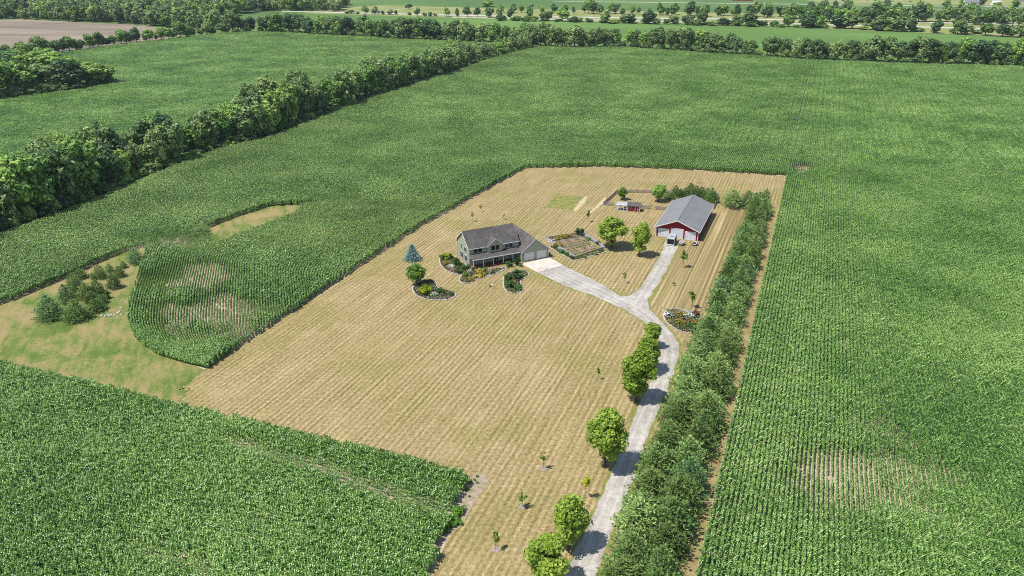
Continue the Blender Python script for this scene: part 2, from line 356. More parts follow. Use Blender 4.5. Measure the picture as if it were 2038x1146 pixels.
drvB = [(1350, 481), (1349, 492), (1340, 510), (1325, 540), (1310, 565), (1293, 590), (1287, 606), (1298, 622), (1318, 641), (1344, 669), (1354, 693), (1345, 728), (1323, 790), (1291, 856), (1265, 945), (1225, 1037), (1185, 1146), (1165, 1200)]
def jitterline(P, a, seed):
    P = smooth(P, 2, False); out = []; q = VN(3., seed)
    for i in range(len(P)-1):
        d = math.dist(P[i], P[i+1]); n = max(1, int(d/1.2))
        for k in range(n):
            t = k/n; x = P[i][0]*(1-t)+P[i+1][0]*t; y = P[i][1]*(1-t)+P[i+1][1]*t
            out.append((x+float(q(x, y))*a, y+float(q(y, x+9))*a))
    return out+[P[-1]]
dl, dr, db = GP(drvL), GP(drvR), GP(drvB)
drive = jitterline(dl, .18, 3)+jitterline(dr, .18, 4)+jitterline(db, .18, 5)
def push(P, a):
    c = []
    for i in range(len(P)):
        p, q = Vector(P[max(i-1, 0)]), Vector(P[min(i+1, len(P)-1)]); d = (q-p).normalized(); c.append((P[i][0]-d.y*a, P[i][1]+d.x*a))
    return c
verge = jitterline(push(dl, .55), .35, 13)+jitterline(push(dr, .4), .3, 14)+jitterline(push(db, .6), .35, 15)
sheet('grass_verge', verge, .020, M['verge'])
sheet('gravel_driveway', drive, .024, M['gravel'])
def track(P, offs, w, seed):
    P = smooth(GP(P), 2, False)
    for k, o in enumerate(offs):
        a = push(P, o-w/2); b = push(P, o+w/2); sheet('wheel_track', jitterline(a, .14, seed+k)+jitterline(b, .14, seed+9+k)[::-1], .028+.003*k+.0013*(seed % 3), M['track'])
track([(1150, 1160), (1192, 1062), (1222, 985), (1268, 870), (1298, 795), (1326, 738), (1334, 695), (1324, 664), (1300, 640), (1266, 612), (1235, 600)], (-.85, .85), .62, 21)
track([(1266, 612), (1282, 586), (1305, 550), (1322, 520), (1334, 492)], (-.8, .8), .6, 22)
track([(1250, 606), (1205, 585), (1150, 560), (1108, 541)], (-.95, .95, 2.6), .7, 23)
mb = MB(); prism(mb, GP([(1037.6, 524.5), (1094, 512.5), (1120.5, 527.9), (1069.3, 542.2)]), .0, .06)
apron = mb.build('concrete_apron', M['concrete']); apron['kind'] = 'structure'
sheet('weedy_patch', jitterline(GP([(1082, 413), (1083, 412.5), (1108, 387), (1109, 386.5), (1159, 391), (1159.5, 391.5), (1138, 418), (1137, 418), (1083, 413.5), (1082, 413)]), .5, 31), .017, M['verge'])
sheet('pale_swath', jitterline(GP([(1140, 419), (1163, 391), (1171, 392), (1149, 420), (1140, 419)]), .3, 32), .0165, M['swath'])
sheet('pale_swath', jitterline(GP([(1172, 423), (1198, 398), (1206, 392), (1209, 394), (1180, 424), (1172, 423)]), .3, 33), .0165, M['swath'])
sheet('bare_patch', smooth(GP([(1272, 361), (1276, 354), (1290, 354), (1291, 363), (1280, 366)]), 1), .017, M['dirt'])
sheet('bare_patch', smooth(GP([(1384, 364), (1390, 358), (1410, 358), (1411, 366), (1396, 369)]), 1), .017, M['dirt'])
sheet('field_corner_soil', smooth(GP([(922, 988), (938, 940), (982, 946), (940, 1005), (918, 1050), (890, 1062)]), 1), .020, M['cornersoil'])
# far country
sheet('soybean_field', GP([(560, 23), (1000, 39), (1250, 47), (1560, 54), (2038, 76), (2500, 98), (2500, 150)])+TFG[::-1]+GP([(985, 86), (520, 64), (480, 62)]), .03, M['soy'])
sheet('ploughed_field', GP([(-150, 44), (50, 38), (150, 44), (290, 50), (380, 66), (300, 84), (122, 104), (-150, 135)]), .03, M['plough'])
sheet('roadside_grass', GP([(640, 18), (760, 10), (1000, 17), (1560, 28), (2038, 42), (2500, 56), (2500, 96), (2038, 74), (1560, 53), (1000, 38), (600, 26)]), .035, M['roadgrass'])
sheet('highway', GP([(560, 21.3), (1000, 31), (1560, 38.4), (2038, 47), (2500, 57), (2500, 59.5), (2038, 49.2), (1560, 40.2), (1000, 32.8), (560, 22.8)]), .045, M['asphalt'])
sheet('highway', GP([(900, 33.5), (1560, 45.8), (2038, 57.2), (2500, 68), (2500, 71), (2038, 59.6), (1560, 47.6), (900, 34.8)]), .045, M['asphalt'])
sheet('far_lane', GP([(1100, 2), (2038, 13.2), (2500, 19), (2500, 20.5), (2038, 14.2), (1100, 2.5)]), .045, M['asphalt'])
sheet('yard_ground', GP([(1600, 0), (1760, -3), (2500, 2), (2500, 18), (2038, 12), (1640, 6)]), .04, M['roadgrass'])
leafy = [(-150, 45), (680, 10)]

# ---------------------------------------------------------------- corn
lib = bpy.data.collections.new('crop_parts')
def corn_chunk(name, rows, length, spacing, nleaf, seed, hs=1., lw=1.):
    r = np.random.default_rng(seed); v = []; f = []; mi = []
    for iy in range(rows):
        x0 = (iy-(rows-1)/2)*.76; n = int(length/spacing)
        for k in range(n):
            px = x0+r.normal(0, .04); py = -length/2+(k+.5)*spacing+r.normal(0, .03); H = hs*r.uniform(1.9, 2.3); ph = r.normal(0, .62)+r.choice([.5, 1.5])*math.pi
            for j in range(nleaf):
                t = (j+.6)/nleaf; z = H*(.38+.55*t); a = ph+math.pi*(j % 2)+r.normal(0, .4); L = r.uniform(.34, .6)*(1. if rows == 1 else 1.15)*(1.05-.45*t**3)*hs; w = r.uniform(.055, .085)*lw
                up = .16+.32*t; dx, dy = math.cos(a), math.sin(a); sx, sy = -dy*w, dx*w
                tw = r.uniform(-.5, .5)*w
                p1 = (px+dx*L*.4, py+dy*L*.4, z+up*L*.75); p2 = (px+dx*L*.78, py+dy*L*.78, z+up*L*.55-.03); p3 = (px+dx*L, py+dy*L, z-.12*L-.12)
                b = len(v)
                v += [(px-sx*.6, py-sy*.6, z), (px+sx*.6, py+sy*.6, z), (p1[0]-sx, p1[1]-sy, p1[2]-tw), (p1[0]+sx, p1[1]+sy, p1[2]+tw), (p2[0]-sx*.8, p2[1]-sy*.8, p2[2]-tw), (p2[0]+sx*.8, p2[1]+sy*.8, p2[2]+tw), p3]
                f += [(b, b+1, b+3, b+2), (b+2, b+3, b+5, b+4), (b+4, b+5, b+6)]; mi += [0, 0, 0]
            b = len(v); v += [(px-.03, py, 0), (px+.03, py, 0), (px, py, H*.97)]; f.append((b, b+1, b+2)); mi.append(0)
            if r.random() < .5:
                b = len(v); q = .05*lw; v += [(px-q, py-q, H*.9), (px+q, py+q, H*.9), (px+r.normal(0, .05), py, H*1.1)]; f.append((b, b+1, b+2)); mi.append(1)
    m = bpy.data.meshes.new(name); m.from_pydata(v, [], f); m.materials.append(M['corn']); m.materials.append(M['tassel']); m.polygons.foreach_set('material_index', mi); m.update()
    return bpy.data.objects.new(name, m)
def scatter_group(coll):
    g = bpy.data.node_groups.new('scatter', 'GeometryNodeTree')
    g.interface.new_socket('Geometry', in_out='INPUT', socket_type='NodeSocketGeometry'); g.interface.new_socket('Geometry', in_out='OUTPUT', socket_type='NodeSocketGeometry')
    i = g.nodes.new('NodeGroupInput'); o = g.nodes.new('NodeGroupOutput'); ip = g.nodes.new('GeometryNodeInstanceOnPoints'); ci = g.nodes.new('GeometryNodeCollectionInfo')
    ci.inputs['Collection'].default_value = coll; ci.inputs['Separate Children'].default_value = True; ci.inputs['Reset Children'].default_value = True; ip.inputs['Pick Instance'].default_value = True
    def at(nm, ty):
        n = g.nodes.new('GeometryNodeInputNamedAttribute'); n.data_type = ty; n.inputs[0].default_value = nm; return n.outputs[0]
    e = g.nodes.new('FunctionNodeEulerToRotation'); L = g.links.new
    L(at('rot', 'FLOAT_VECTOR'), e.inputs[0]); L(e.outputs[0], ip.inputs['Rotation']); L(at('scl', 'FLOAT_VECTOR'), ip.inputs['Scale']); L(at('idx', 'INT'), ip.inputs['Instance Index'])
    L(i.outputs[0], ip.inputs['Points']); L(ci.outputs[0], ip.inputs['Instance']); L(ip.outputs[0], o.inputs[0]); return g
def mkcoll(name, objs):
    c = bpy.data.collections.new(name)
    for o in objs: c.objects.link(o)
    return scatter_group(c)
def scatter(name, P, rz, scl, idx, group, label, cat):
    n = len(P); m = bpy.data.meshes.new(name); m.vertices.add(n); m.vertices.foreach_set('co', np.asarray(P, np.float32).reshape(-1))
    rot = np.zeros((n, 3), np.float32); rot[:, 2] = rz
    if np.ndim(scl) == 1: scl = np.repeat(np.asarray(scl)[:, None], 3, 1)
    a = m.attributes.new('rot', 'FLOAT_VECTOR', 'POINT'); a.data.foreach_set('vector', rot.reshape(-1))
    a = m.attributes.new('scl', 'FLOAT_VECTOR', 'POINT'); a.data.foreach_set('vector', np.asarray(scl, np.float32).reshape(-1))
    a = m.attributes.new('idx', 'INT', 'POINT'); a.data.foreach_set('value', np.asarray(idx, np.int32)); m.update()
    o = link(bpy.data.objects.new(name, m)); md = o.modifiers.new('scatter', 'NODES'); md.node_group = group
    return tag(o, label, cat, kind='stuff')
NG = 6
g_near = mkcoll('corn_row_pieces', [corn_chunk('corn_row_%d' % i, 1, 1.5, .21, 9, 20+i, 1., 1.2) for i in range(NG)])
g_far = mkcoll('corn_tile_pieces', [corn_chunk('corn_tile_%d' % i, 4, 3.0, .6, 6, 40+i, 1., 2.1) for i in range(NG)])
def inview(x, y, m=260):
    fw = y*cp+CH*sp_; px = PCX+FPX*x/fw; py = PCY-FPX*(y*sp_-CH*cp)/fw
    return (fw > 5) & (px > -m) & (px < PW+m) & (py < PH+m)
spots = [(1640, 940, 6, 12, .55), (1720, 985, 16, 9, .42), (1600, 925, 4, 6, .35), (1850, 930, 9, 7, .3), (1990, 620, 8, 16, .4), (1900, 640, 10, 14, .5), (1760, 880, 5, 8, .4), (1930, 1000, 10, 6, .4), (1595, 340, 3.0, 6, 3.2), (700, 965, 14, 1.5, 1.9), (560, 912, 14, 1.2, 1.8), (820, 1010, 8, 1.4, 1.2), (380, 1130, 10, 1.2, 1.4), (200, 900, 14, 9, .35), (20, 800, 5, 9, .8), (480, 1100, 12, 8, .3),
         (345, 482, 18, 9, 1.1), (355, 562, 16, 11, 1.15), (420, 545, 8, 10, .6), (395, 640, 14, 12, 1.1), (440, 690, 6, 12, .55), (430, 605, 6, 6, .5), (760, 412, 24, 6, .6), (330, 690, 5, 5, .4), (700, 408, 14, 7, .7), (1020, 220, 40, 8, .5), (1430, 192, 22, 5, .5), (880, 320, 18, 8, .4), (1500, 255, 30, 10, .4), (1800, 160, 40, 15, .4)]
SPG = [(*toUV(*G(a, b)), su if b < 330 or a > 1500 or a < 320 else su, sv, k) for a, b, su, sv, k in spots]
vn1, vn2 = VN(38, 1), VN(14, 2)
def sparse(x, y):
    u, v = toUV(x, y); s = .10*(vn1(x, y)+vn2(x, y))-.05; mod = np.clip(1+.3*vn2(x, y)+.22*VN(6, 11)(x, y), .3, 1.5)
    for su, sv, a, b, k in SPG:
        s = s+k*mod*np.exp(-(((v-sv)/a)**2+((u-su)/b)**2))
    return np.clip(s, 0, 1.6)
def plant(x, y, az, name, label, group=None, extra=1.):
    k = inview(x, y); x, y, az = x[k], y[k], az[k]; s = sparse(x, y); keep = (group is g_far) | (rng.random(len(x)) > .6*np.clip(s-1.15, 0, 2))
    x, y, az, s = x[keep], y[keep], az[keep], s[keep]; n = len(x)
    sc = (1-.34*np.clip(s, 0, 1))*rng.uniform(.94, 1.06, n)*extra
    flip = rng.integers(0, 2, n)*math.pi
    scl = np.stack([np.full(n, 1.02) if group is g_far else sc*(1-.42*np.clip(s, 0, 1.1)), np.ones(n)*rng.uniform(.9, 1.05, n), sc*rng.uniform(.92, 1.07, n)], 1)
    return scatter(name, np.stack([x, y, np.full(n, .004)], 1), -az+flip, scl, rng.integers(0, NG, n), group or g_near, label, 'corn')
def grid(u0, u1, v0, v1, du, dv):
    uu = np.arange(u0, u1, du); vv = np.arange(v0, v1, dv); U, Vv = np.meshgrid(uu, vv); U = U+rng.uniform(-.3, .3, U.shape)*min(du, 1)
    return U.ravel(), Vv.ravel()
def uv2xy(u, v): return u*np.sin(GA)+v*np.cos(GA), u*np.cos(GA)-v*np.sin(GA)
NEARU = 345
notlot = LOTL+LOTB+[UV(-60, EDGE), UV(-60, -40), G(858, 1146), G(925, 1000), G(930, 940), G(360, 788)]
# east field, beside the windbreak and round the back of the lot
U, Vv = grid(55, NEARU, EDGE+.5, 330, 1.45, .76); x, y = uv2xy(U, Vv)
plant(x, y, np.full(len(x), GA), 'corn_field', 'tall green corn in straight rows beside the pine windbreak')
# corn west of the lot: rows of the lobe follow its curved outer edge
lobe = smooth(GP([(411, 733), (314, 709), (273, 679), (256, 645), (259, 613), (267, 582), (276, 551), (289, 519), (296, 497), (320, 478), (360, 462), (412, 452)]), 2, False)
wx, wy, wa = [], [], []
lp = np.array(lobe); tdir = np.array(UV(0, 1))
upper = GP([(-250, 690), (0, 607), (60, 585), (150, 545), (250, 500), (300, 490), (420, 452), (470, 432), (540, 410), (606, 408), (700, 400), (900, 398), (955, 385)])
upperP = upper+[G(1045, 335)]+LOTB+[UV(NEARU, EDGE+.4), UV(NEARU, -250)]+[UV(NEARU-60, -330), UV(100, -330)]
lobeP = lobe+[G(418, 477, 2.2), G(445, 471, 2.2), G(500, 449, 2.2), G(585, 419, 2.2)]+GP([(606, 408), (700, 400), (900, 398), (955, 385)])+[G(830, 455)]
seg = np.linalg.norm(np.diff(lp, axis=0), axis=1); cum = np.concatenate([[0], np.cumsum(seg)]); tt = np.arange(0, cum[-1]+120, 1.45)
end = (lp[-1]-lp[-4])/np.linalg.norm(lp[-1]-lp[-4])
for k in range(0, 140):
    off = k*.86; t = tt+rng.uniform(-.3, .3)
    w = np.clip(off/60., 0, 1)
    X = np.interp(t, cum, lp[:, 0]); Y = np.interp(t, cum, lp[:, 1]); o = np.maximum(t-cum[-1], 0)
    X = X+end[0]*o; Y = Y+end[1]*o
    X = X+tdir[0]*off; Y = Y+tdir[1]*off
    a = np.arctan2(np.gradient(X), np.gradient(Y)); ok = inpoly(X, Y, lobeP)
    wx.append(X[ok]); wy.append(Y[ok]); wa.append(a[ok])
X, Y, A = map(np.concatenate, (wx, wy, wa))
plant(X, Y, A, 'corn_field', 'rounded corn plot with thin curving rows and pale soil showing')
U, Vv = grid(80, NEARU, -330, EDGE+.4, 1.45, .76); x, y = uv2xy(U, Vv); k = inpoly(x, y, upperP) & ~inpoly(x, y, lobeP) & ~inpoly(x, y, strip)
hed = GP(HF); HP = [UV(60, -330)]+hed+[UV(900, -600)]
k &= ~inpoly(x, y, [(a+2, b-2) for a, b in HP])
plant(x[k], y[k], np.full(k.sum(), GA), 'corn_field', 'dense green corn between the long hedgerow and the lawn')
# corn at the front, rows across
C2 = [G(-300, 640, 2.2), G(0, 712, 2.2), G(928, 930, 2.2), G(922, 985), G(880, 1062), G(858, 1146), G(800, 1320), G(-300, 1320)]
U, Vv = grid(40, 100, -200, -38, .76, 1.45); x, y = uv2xy(U, Vv); k = inpoly(x, y, C2)
plant(x[k], y[k], np.full(k.sum(), GA+math.pi/2), 'corn_field', 'block of corn with rows running along the front edge of the lawn', extra=1.06)
# distant part of the big field and the crop beyond the hedgerow
def far_xy(u0, u1, v0, v1, poly):
    U, Vv = grid(u0, u1, v0, v1, 3.0, 3.04); x, y = uv2xy(U, Vv); k = inpoly(x, y, poly); return x[k], y[k]
bigP = [UV(NEARU+1.2, 420), UV(NEARU+1.2, -420)]+hed[4:-1]+[(a-4, b-9) for a, b in TFG]+[G(2500, 160)]
LV = toUV(*G(1604, 170))[1]
x, y = far_xy(NEARU, 760, LV+1.52-3.04*140, 520, bigP); u_, v_ = toUV(x, y); v_ = v_+np.where((v_ > LV) & (u_ > 400), .6, 0); x, y = uv2xy(u_, v_)
plant(x, y, np.full(len(x), GA), 'corn_field', 'far stretch of corn running up to the long tree belt', g_far)
fa = GP([(-300, 250), (-300, 130), (-60, 128), (120, 106), (268, 87), (370, 76), (459, 66), (520, 64), (985, 87), (1000, 98), (860, 128), (600, 222), (400, 290), (150, 365), (0, 430), (-300, 520)])
x, y = far_xy(150, 900, -800, 0, fa)
n = len(x); k = inview(x, y); x, y = x[k], y[k]; n = len(x)
scatter('crop_field', np.stack([x, y, np.zeros(n)], 1), -GA+rng.integers(0, 4, n)*math.pi/2, np.stack([np.full(n, 1.1), np.full(n, 1.1), rng.uniform(.55, .8, n)], 1), rng.integers(0, NG, n), g_far, 'pale green crop field on the far side of the hedgerow', 'crop')
sheet('crop_floor', fa, .02, M['soy'])

# ---------------------------------------------------------------- plants
def crown_cards(H, Wd, z0, nblob, nleaf, leaf, r, shape='oval', flat=.35):
    rx, rz, zc = Wd/2, (H-z0)/2, (H+z0)/2
    C, Rb = [], []
    for i in range(nblob):
        d = unit(r.normal(size=3)); q = r.uniform(.35, .78); c = d*q
        if shape == 'cone':
            hgt = r.uniform(-1, .95); wd = max(.08, (1-hgt)/2*1.15); a = r.uniform(0, 6.28); q = wd*r.uniform(.3, .75); c = np.array([math.cos(a)*q, math.sin(a)*q, hgt])
            rb = .16+.24*wd
        else:
            if shape == 'egg': c[:2] *= (1-.45*max(c[2], 0)-.15*max(-c[2], 0))
            rb = r.uniform(.2, .4)
        C.append(c*[rx, rx, rz]+[0, 0, zc]); Rb.append(rb*min(rx, rz*1.1))
    C = np.array(C); Rb = np.array(Rb); b = r.choice(nblob, nleaf, p=Rb**2/np.sum(Rb**2)); d = unit(r.normal(size=(nleaf, 3))+[0, 0, .35])
    P = C[b]+d*Rb[b][:, None]*r.uniform(.6, 1.08, (nleaf, 1)); P[:, 2] = np.maximum(P[:, 2], z0*.6+.05)
    nrm = unit(d+r.normal(0, .45, (nleaf, 3))+[0, 0, .35]); t = unit(np.cross(nrm, r.normal(size=(nleaf, 3)))); bt = np.cross(nrm, t)
    s = leaf*r.uniform(.55, 1.25, (nleaf, 1)); return P, t*s, bt*s*.75
def trunk_mesh(name, H, z1, r0, nl, spread, seed, mat):
    q = random.Random(seed); mb = MB(); top = z1
    mb.tube([(0, 0, -.05), (q.uniform(-.05, .05)*H*.2, 0, top*.5), (q.uniform(-.02, .02)*H, q.uniform(-.02, .02)*H, top), (0, 0, H*.82)], [r0*1.25, r0, r0*.8, r0*.2], 7)
    for i in range(nl):
        a = 6.28*i/nl+q.uniform(-.4, .4); h = top*q.uniform(.8, 1.1); h2 = h+(H-h)*q.uniform(.4, .7); d = spread*q.uniform(.5, .8)
        mb.tube([(0, 0, h), (math.cos(a)*d*.5, math.sin(a)*d*.5, (h+h2)/2), (math.cos(a)*d, math.sin(a)*d, h2)], [r0*.5, r0*.33, r0*.1], 5)
    m = mb.mesh(name); m.materials.append(mat); return m
LIB = {}
def broad(kind, nvar, H, Wd, z0, nblob, nleaf, leaf, mat, shape, r0, bark='bark'):
    L = []
    for i in range(nvar):
        r = np.random.default_rng(hash(kind) % 1 + sum(map(ord, kind))*31+i); P, A, B = crown_cards(H, Wd, z0, nblob, nleaf, leaf, r, shape)
        L.append((cards(kind+'_crown', P, A, B, M[mat]), trunk_mesh(kind+'_trunk', H, max(z0, H*.15)+.2, r0, 5, Wd*.35, i+5, M[bark])))
    LIB[kind] = (L, H, Wd)
broad('maple', 4, 10, 5.7, .8, 56, 7200, .23, 'maple', 'egg', .16)
broad('hedge', 7, 14, 10.5, .2, 46, 3600, .52, 'hedge_b', 'oval', .28)
broad('scrub', 4, 6, 7, .1, 26, 1800, .42, 'hedge_c', 'oval', .12)
broad('fartree', 6, 13, 9.5, .3, 30, 1500, .75, 'hedge_c', 'oval', .3)
broad('sapling', 4, 4, 1.7, 1.4, 12, 420, .15, 'maple', 'egg', .045, 'stem')
broad('roundhead', 1, 5.5, 3.6, .7, 90, 5200, .16, 'maple_dark', 'oval', .1)
broad('shrub', 4, 1.1, 1.35, .02, 18, 900, .075, 'shrub', 'oval', .03)
broad('conebush', 1, 1.7, 1.35, .02, 22, 900, .08, 'shrub_gold', 'cone', .03)
def pine_mesh(name, H, Wd, mat, seed, droop=-.05, layers=13, dens=1., power=.46, tuft=.40):
    r = np.random.default_rng(seed); P, A, B = [], [], []
    for i in range(layers):
        t = i/(layers-1); z = H*(.07+.86*t); Rr = Wd/2*((1-t)**power)*r.uniform(.85, 1.12)+.15; nb = max(4, int((11-5*t)*dens)); a0 = r.uniform(0, 6.28)
        for k in range(nb):
            a = a0+6.283*k/nb+r.normal(0, .2); L = Rr*r.uniform(.65, 1.15); d = np.array([math.cos(a), math.sin(a), 0]); sd = np.array([-d[1], d[0], 0]); n = max(2, int(L/.42)); zz = z+r.normal(0, .12)
            for j in range(n):
                s = (j+.9)/n
                if s < .3 and t < .8: continue
                wdt = (1.2-s)*L*.34+.08
                for sgn in ((-1, 1) if j < n-1 else (0,)):
                    c = d*L*s+sd*sgn*wdt*r.uniform(.3, 1)+np.array([0, 0, zz+(.22 if droop > -.1 else 0)*L*s*s+droop*L*s]); ax = unit((d*.8+sd*sgn*.6+np.array([0, 0, .5 if droop > -.1 else .1]))[None])[0]
                    for q in range(7):   # a tuft of needle sprays fanned about its shoot
                        up = unit((ax+r.normal(0, .55, 3))[None])[0]; sz = tuft*r.uniform(.6, 1.1); P.append(c+up*sz*.5); A.append(up*sz*.75); B.append(unit(np.cross(up, r.normal(size=3)+[0, 0, .3])[None])[0]*sz*.2)
    for q in range(16):
        P.append(np.array([r.normal(0, .08), r.normal(0, .08), H*.9+r.uniform(0, .35)])); A.append(unit((r.normal(size=3)*.5+[0, 0, 1.4])[None])[0]*.28); B.append(unit(r.normal(size=(1, 3)))[0]*.08)
    return cards(name, np.array(P), np.array(A), np.array(B), M[mat])
pines = []
for i in range(5):
    tb = MB().tube([(0, 0, -.05), (0, 0, 3), (0, 0, 6.1)], [.14, .1, .03], 6).mesh('pine_trunk'); tb.materials.append(M['bark'])
    pines.append((pine_mesh('pine_crown', 6.5, 6., 'pine', 70+i), tb))
LIB['pine'] = (pines, 6.5, 6.)
tb = MB().tube([(0, 0, -.05), (0, 0, 5.2)], [.13, .03], 6).mesh('spruce_trunk'); tb.materials.append(M['bark'])
LIB['spruce'] = ([(pine_mesh('spruce_crown', 5.5, 4.2, 'spruce', 90, -.16, 17, 2.2, .8, .3), tb)], 5.5, 4.2)
def tree(kind, name, loc, h, w, mat=None, rz=None, var=None, z=0, parts=True):
    L, H0, W0 = LIB[kind]; var = rnd.randrange(len(L)) if var is None else var % len(L); cm, tm = L[var]
    e = empty(name, (loc[0], loc[1], z), rnd.uniform(0, 6.28) if rz is None else rz); e.scale = (w/W0, w/W0, h/H0)
    c = link(bpy.data.objects.new('crown', cm), e)
    if mat: c.material_slots[0].link = 'OBJECT'; c.material_slots[0].material = M[mat]
    if parts: link(bpy.data.objects.new('trunk', tm), e)
    return e
def shrub(loc, h, w, mat, label, kind='shrub', flowers=None, group=None, cat='shrub', z=.06, name='shrub'):
    L, H0, W0 = LIB[kind]; cm, _ = L[rnd.randrange(len(L))]
    e = empty(name, (loc[0], loc[1], z), rnd.uniform(0, 6.28)); e.scale = (w/W0, w/W0, h/H0)
    c = link(bpy.data.objects.new('foliage', cm), e); c.material_slots[0].link = 'OBJECT'; c.material_slots[0].material = M[mat]
    if flowers:
        f = link(bpy.data.objects.new('blossom', BL), e); f.material_slots[0].link = 'OBJECT'; f.material_slots[0].material = M[flowers]
    return tag(e, label, cat, group)
rb = np.random.default_rng(5); d_ = unit(rb.normal(size=(120, 3))+[0, 0, .9]); P_ = d_*[.78, .78, .62]+[0, 0, .6]; P_[:, 2] = np.maximum(P_[:, 2], .3)
t_ = unit(np.cross(d_, rb.normal(size=(120, 3)))); BL = cards('blossom', P_, t_*.07, np.cross(d_, t_)*.07, M['fl_orange'])

# hedgerow: overlapping trees along the foot line, set back from it, with scrub between
def along(P, step, j=.25, seed=1):
    q = random.Random(seed); out = []; acc = step*.5
    for (a, b) in zip(P, P[1:]):
        L = math.dist(a, b); t = acc
        while t < L: out.append((a[0]+(b[0]-a[0])*t/L, a[1]+(b[1]-a[1])*t/L, (b[0]-a[0])/L, (b[1]-a[1])/L)); t += step*q.uniform(1-j, 1+j)
        acc = t-L
    return out
HK = [('hedge_a', 'grey green broad tree in the long hedgerow'), ('hedge_b', 'mid green broad tree in the long hedgerow'), ('hedge_c', 'dark green broad tree in the long hedgerow'), ('hedge_d', 'pale yellow green tree in the long hedgerow')]
def hedge_height(px):                     # how tall the hedgerow shows, by picture column of its foot
    return float(np.interp(px, [-300, 0, 150, 280, 330, 430, 520, 620, 700, 800, 900, 960, 1030, 1100], [21, 21, 24, 17, 21, 18, 23, 23, 22, 20, 20, 13, 15, 17]))
hp = GP([(-220, 560)]+HF)
for i, (x, y, dx, dy) in enumerate(along(hp, 8.2, .35, 3)):
    for row in (0, 1, 2):
        o = 5.5+row*7.5+rnd.uniform(-1.5, 1.5); sx = x-dy*o+rnd.uniform(-2, 2); sy = y+dx*o+rnd.uniform(-2, 2)
        px, py = PJ(sx, sy, 0)
        if px < -130: continue
        if (row == 1 and rnd.random() < .3) or (row == 2 and rnd.random() < (.45 if px < 560 else .8)): continue
        hh = hedge_height(px)*rnd.uniform(.72, 1.08); m = rnd.choices(range(4), [5, 4, 3, 1])[0]
        tag(tree('hedge', 'hedgerow_tree', (sx, sy), hh, hh*rnd.uniform(.6, .8), HK[m][0]), '%s %s tree on the %s of the hedgerow %s' % ('tall' if hh > 19 else 'shorter', ('grey green', 'mid green', 'dark green', 'pale green')[m], ('corn side', 'crest', 'crop side')[row], 'beyond the meadow' if px < 330 else 'beyond the grass strip' if px < 700 else 'towards the far belt'), 'tree', 'trees in the long hedgerow')
for i, (x, y, dx, dy) in enumerate(along(hp, 5.5, .4, 9)):
    o = 1.8+rnd.uniform(-.8, 1.2); sx, sy = x-dy*o, y+dx*o; px, py = PJ(sx, sy, 0)
    if px < -130: continue
    tag(tree('scrub', 'scrub_bush', (sx, sy), rnd.uniform(3., 5.5), rnd.uniform(5, 7.5), rnd.choice(['hedge_c', 'hedge_c', 'hedge_b'])), 'dark scrubby bush at the foot of the long hedgerow', 'bush', 'bushes at the foot of the hedgerow')
# grove at the left
for (px, py, ty, w) in [(195, 168, 120, 75), (140, 176, 112, 80), (95, 180, 118, 70), (50, 186, 108, 85), (0, 193, 100, 90), (-50, 200, 110, 90), (165, 150, 118, 60), (110, 152, 96, 85), (60, 155, 92, 80), (10, 160, 98, 90), (90, 135, 88, 60), (40, 140, 92, 70), (-10, 146, 90, 80), (208, 164, 136, 45)]:
    h = hz(px, py, ty)*.95; tag(tree('hedge', 'grove_tree', G(px, py), h, wz(px, py, w), rnd.choice(['hedge_b', 'hedge_d', 'hedge_c', 'hedge_b'])), 'large leafy tree in the grove reaching into the pale crop', 'tree', 'trees of the grove in the crop')
for px, py, w in [(212, 167, 30), (185, 172, 34), (155, 178, 36), (125, 182, 36), (95, 186, 36), (65, 190, 38), (35, 193, 38), (5, 196, 40), (-25, 199, 40)]:
    tag(tree('scrub', 'scrub_bush', G(px, py), rnd.uniform(4, 6.5), wz(px, py, w), 'hedge_c'), 'dark bush at the foot of the grove in the crop', 'bush', 'bushes of the grove')
# far tree belt
FK = [('hedge_c', 'dark green tree in the far belt behind the corn'), ('hedge_a', 'greyish green tree in the far belt behind the corn'), ('hedge_b', 'mid green tree in the far belt behind the corn')]
tp = GP([(459, 66), (520, 63), (627, 69), (717, 74), (819, 80), (934, 84), (1010, 87), (1080, 95)]+TF[1:])
for i, (x, y, dx, dy) in enumerate(along(tp, 8.2, .35, 5)):
    px, py = PJ(x, y, 0)
    if px > 2130: continue
    hh = float(np.interp(px, [450, 560, 640, 760, 900, 1000, 1060, 1150, 1200, 1300, 1400, 1440, 1530, 1580, 1650, 1750, 1800, 1850, 2040], [23, 24, 22, 24, 22, 22, 23, 22, 19, 22, 22, 18, 17, 20, 17, 25, 18, 23, 22]))*rnd.uniform(.72, 1.05)
    o = rnd.uniform(3, 12); m = rnd.choices(range(3), [5, 3, 2])[0]
    tag(tree('hedge', 'belt_tree', (x-dy*o, y+dx*o), hh, hh*rnd.uniform(.7, 1.05), FK[m][0]), '%s %s tree in the far belt %s' % ('tall' if hh > 17.5 else 'shorter', ('dark', 'greyish', 'mid green')[m], 'behind the pale crop' if px < 1010 else 'behind the corn up to the thin lane' if px < 1600 else 'behind the corn past the thin lane'), 'tree', 'trees of the far belt')
for i, (x, y, dx, dy) in enumerate(along(tp, 11, .35, 6)):
    px, py = PJ(x, y, 0)
    if px > 2130: continue
    tag(tree('scrub', 'scrub_bush', (x-dy*2, y+dx*2), rnd.uniform(4, 7), rnd.uniform(8, 11), 'hedge_c'), 'dark bush at the foot of the far tree belt', 'bush', 'bushes of the far belt')
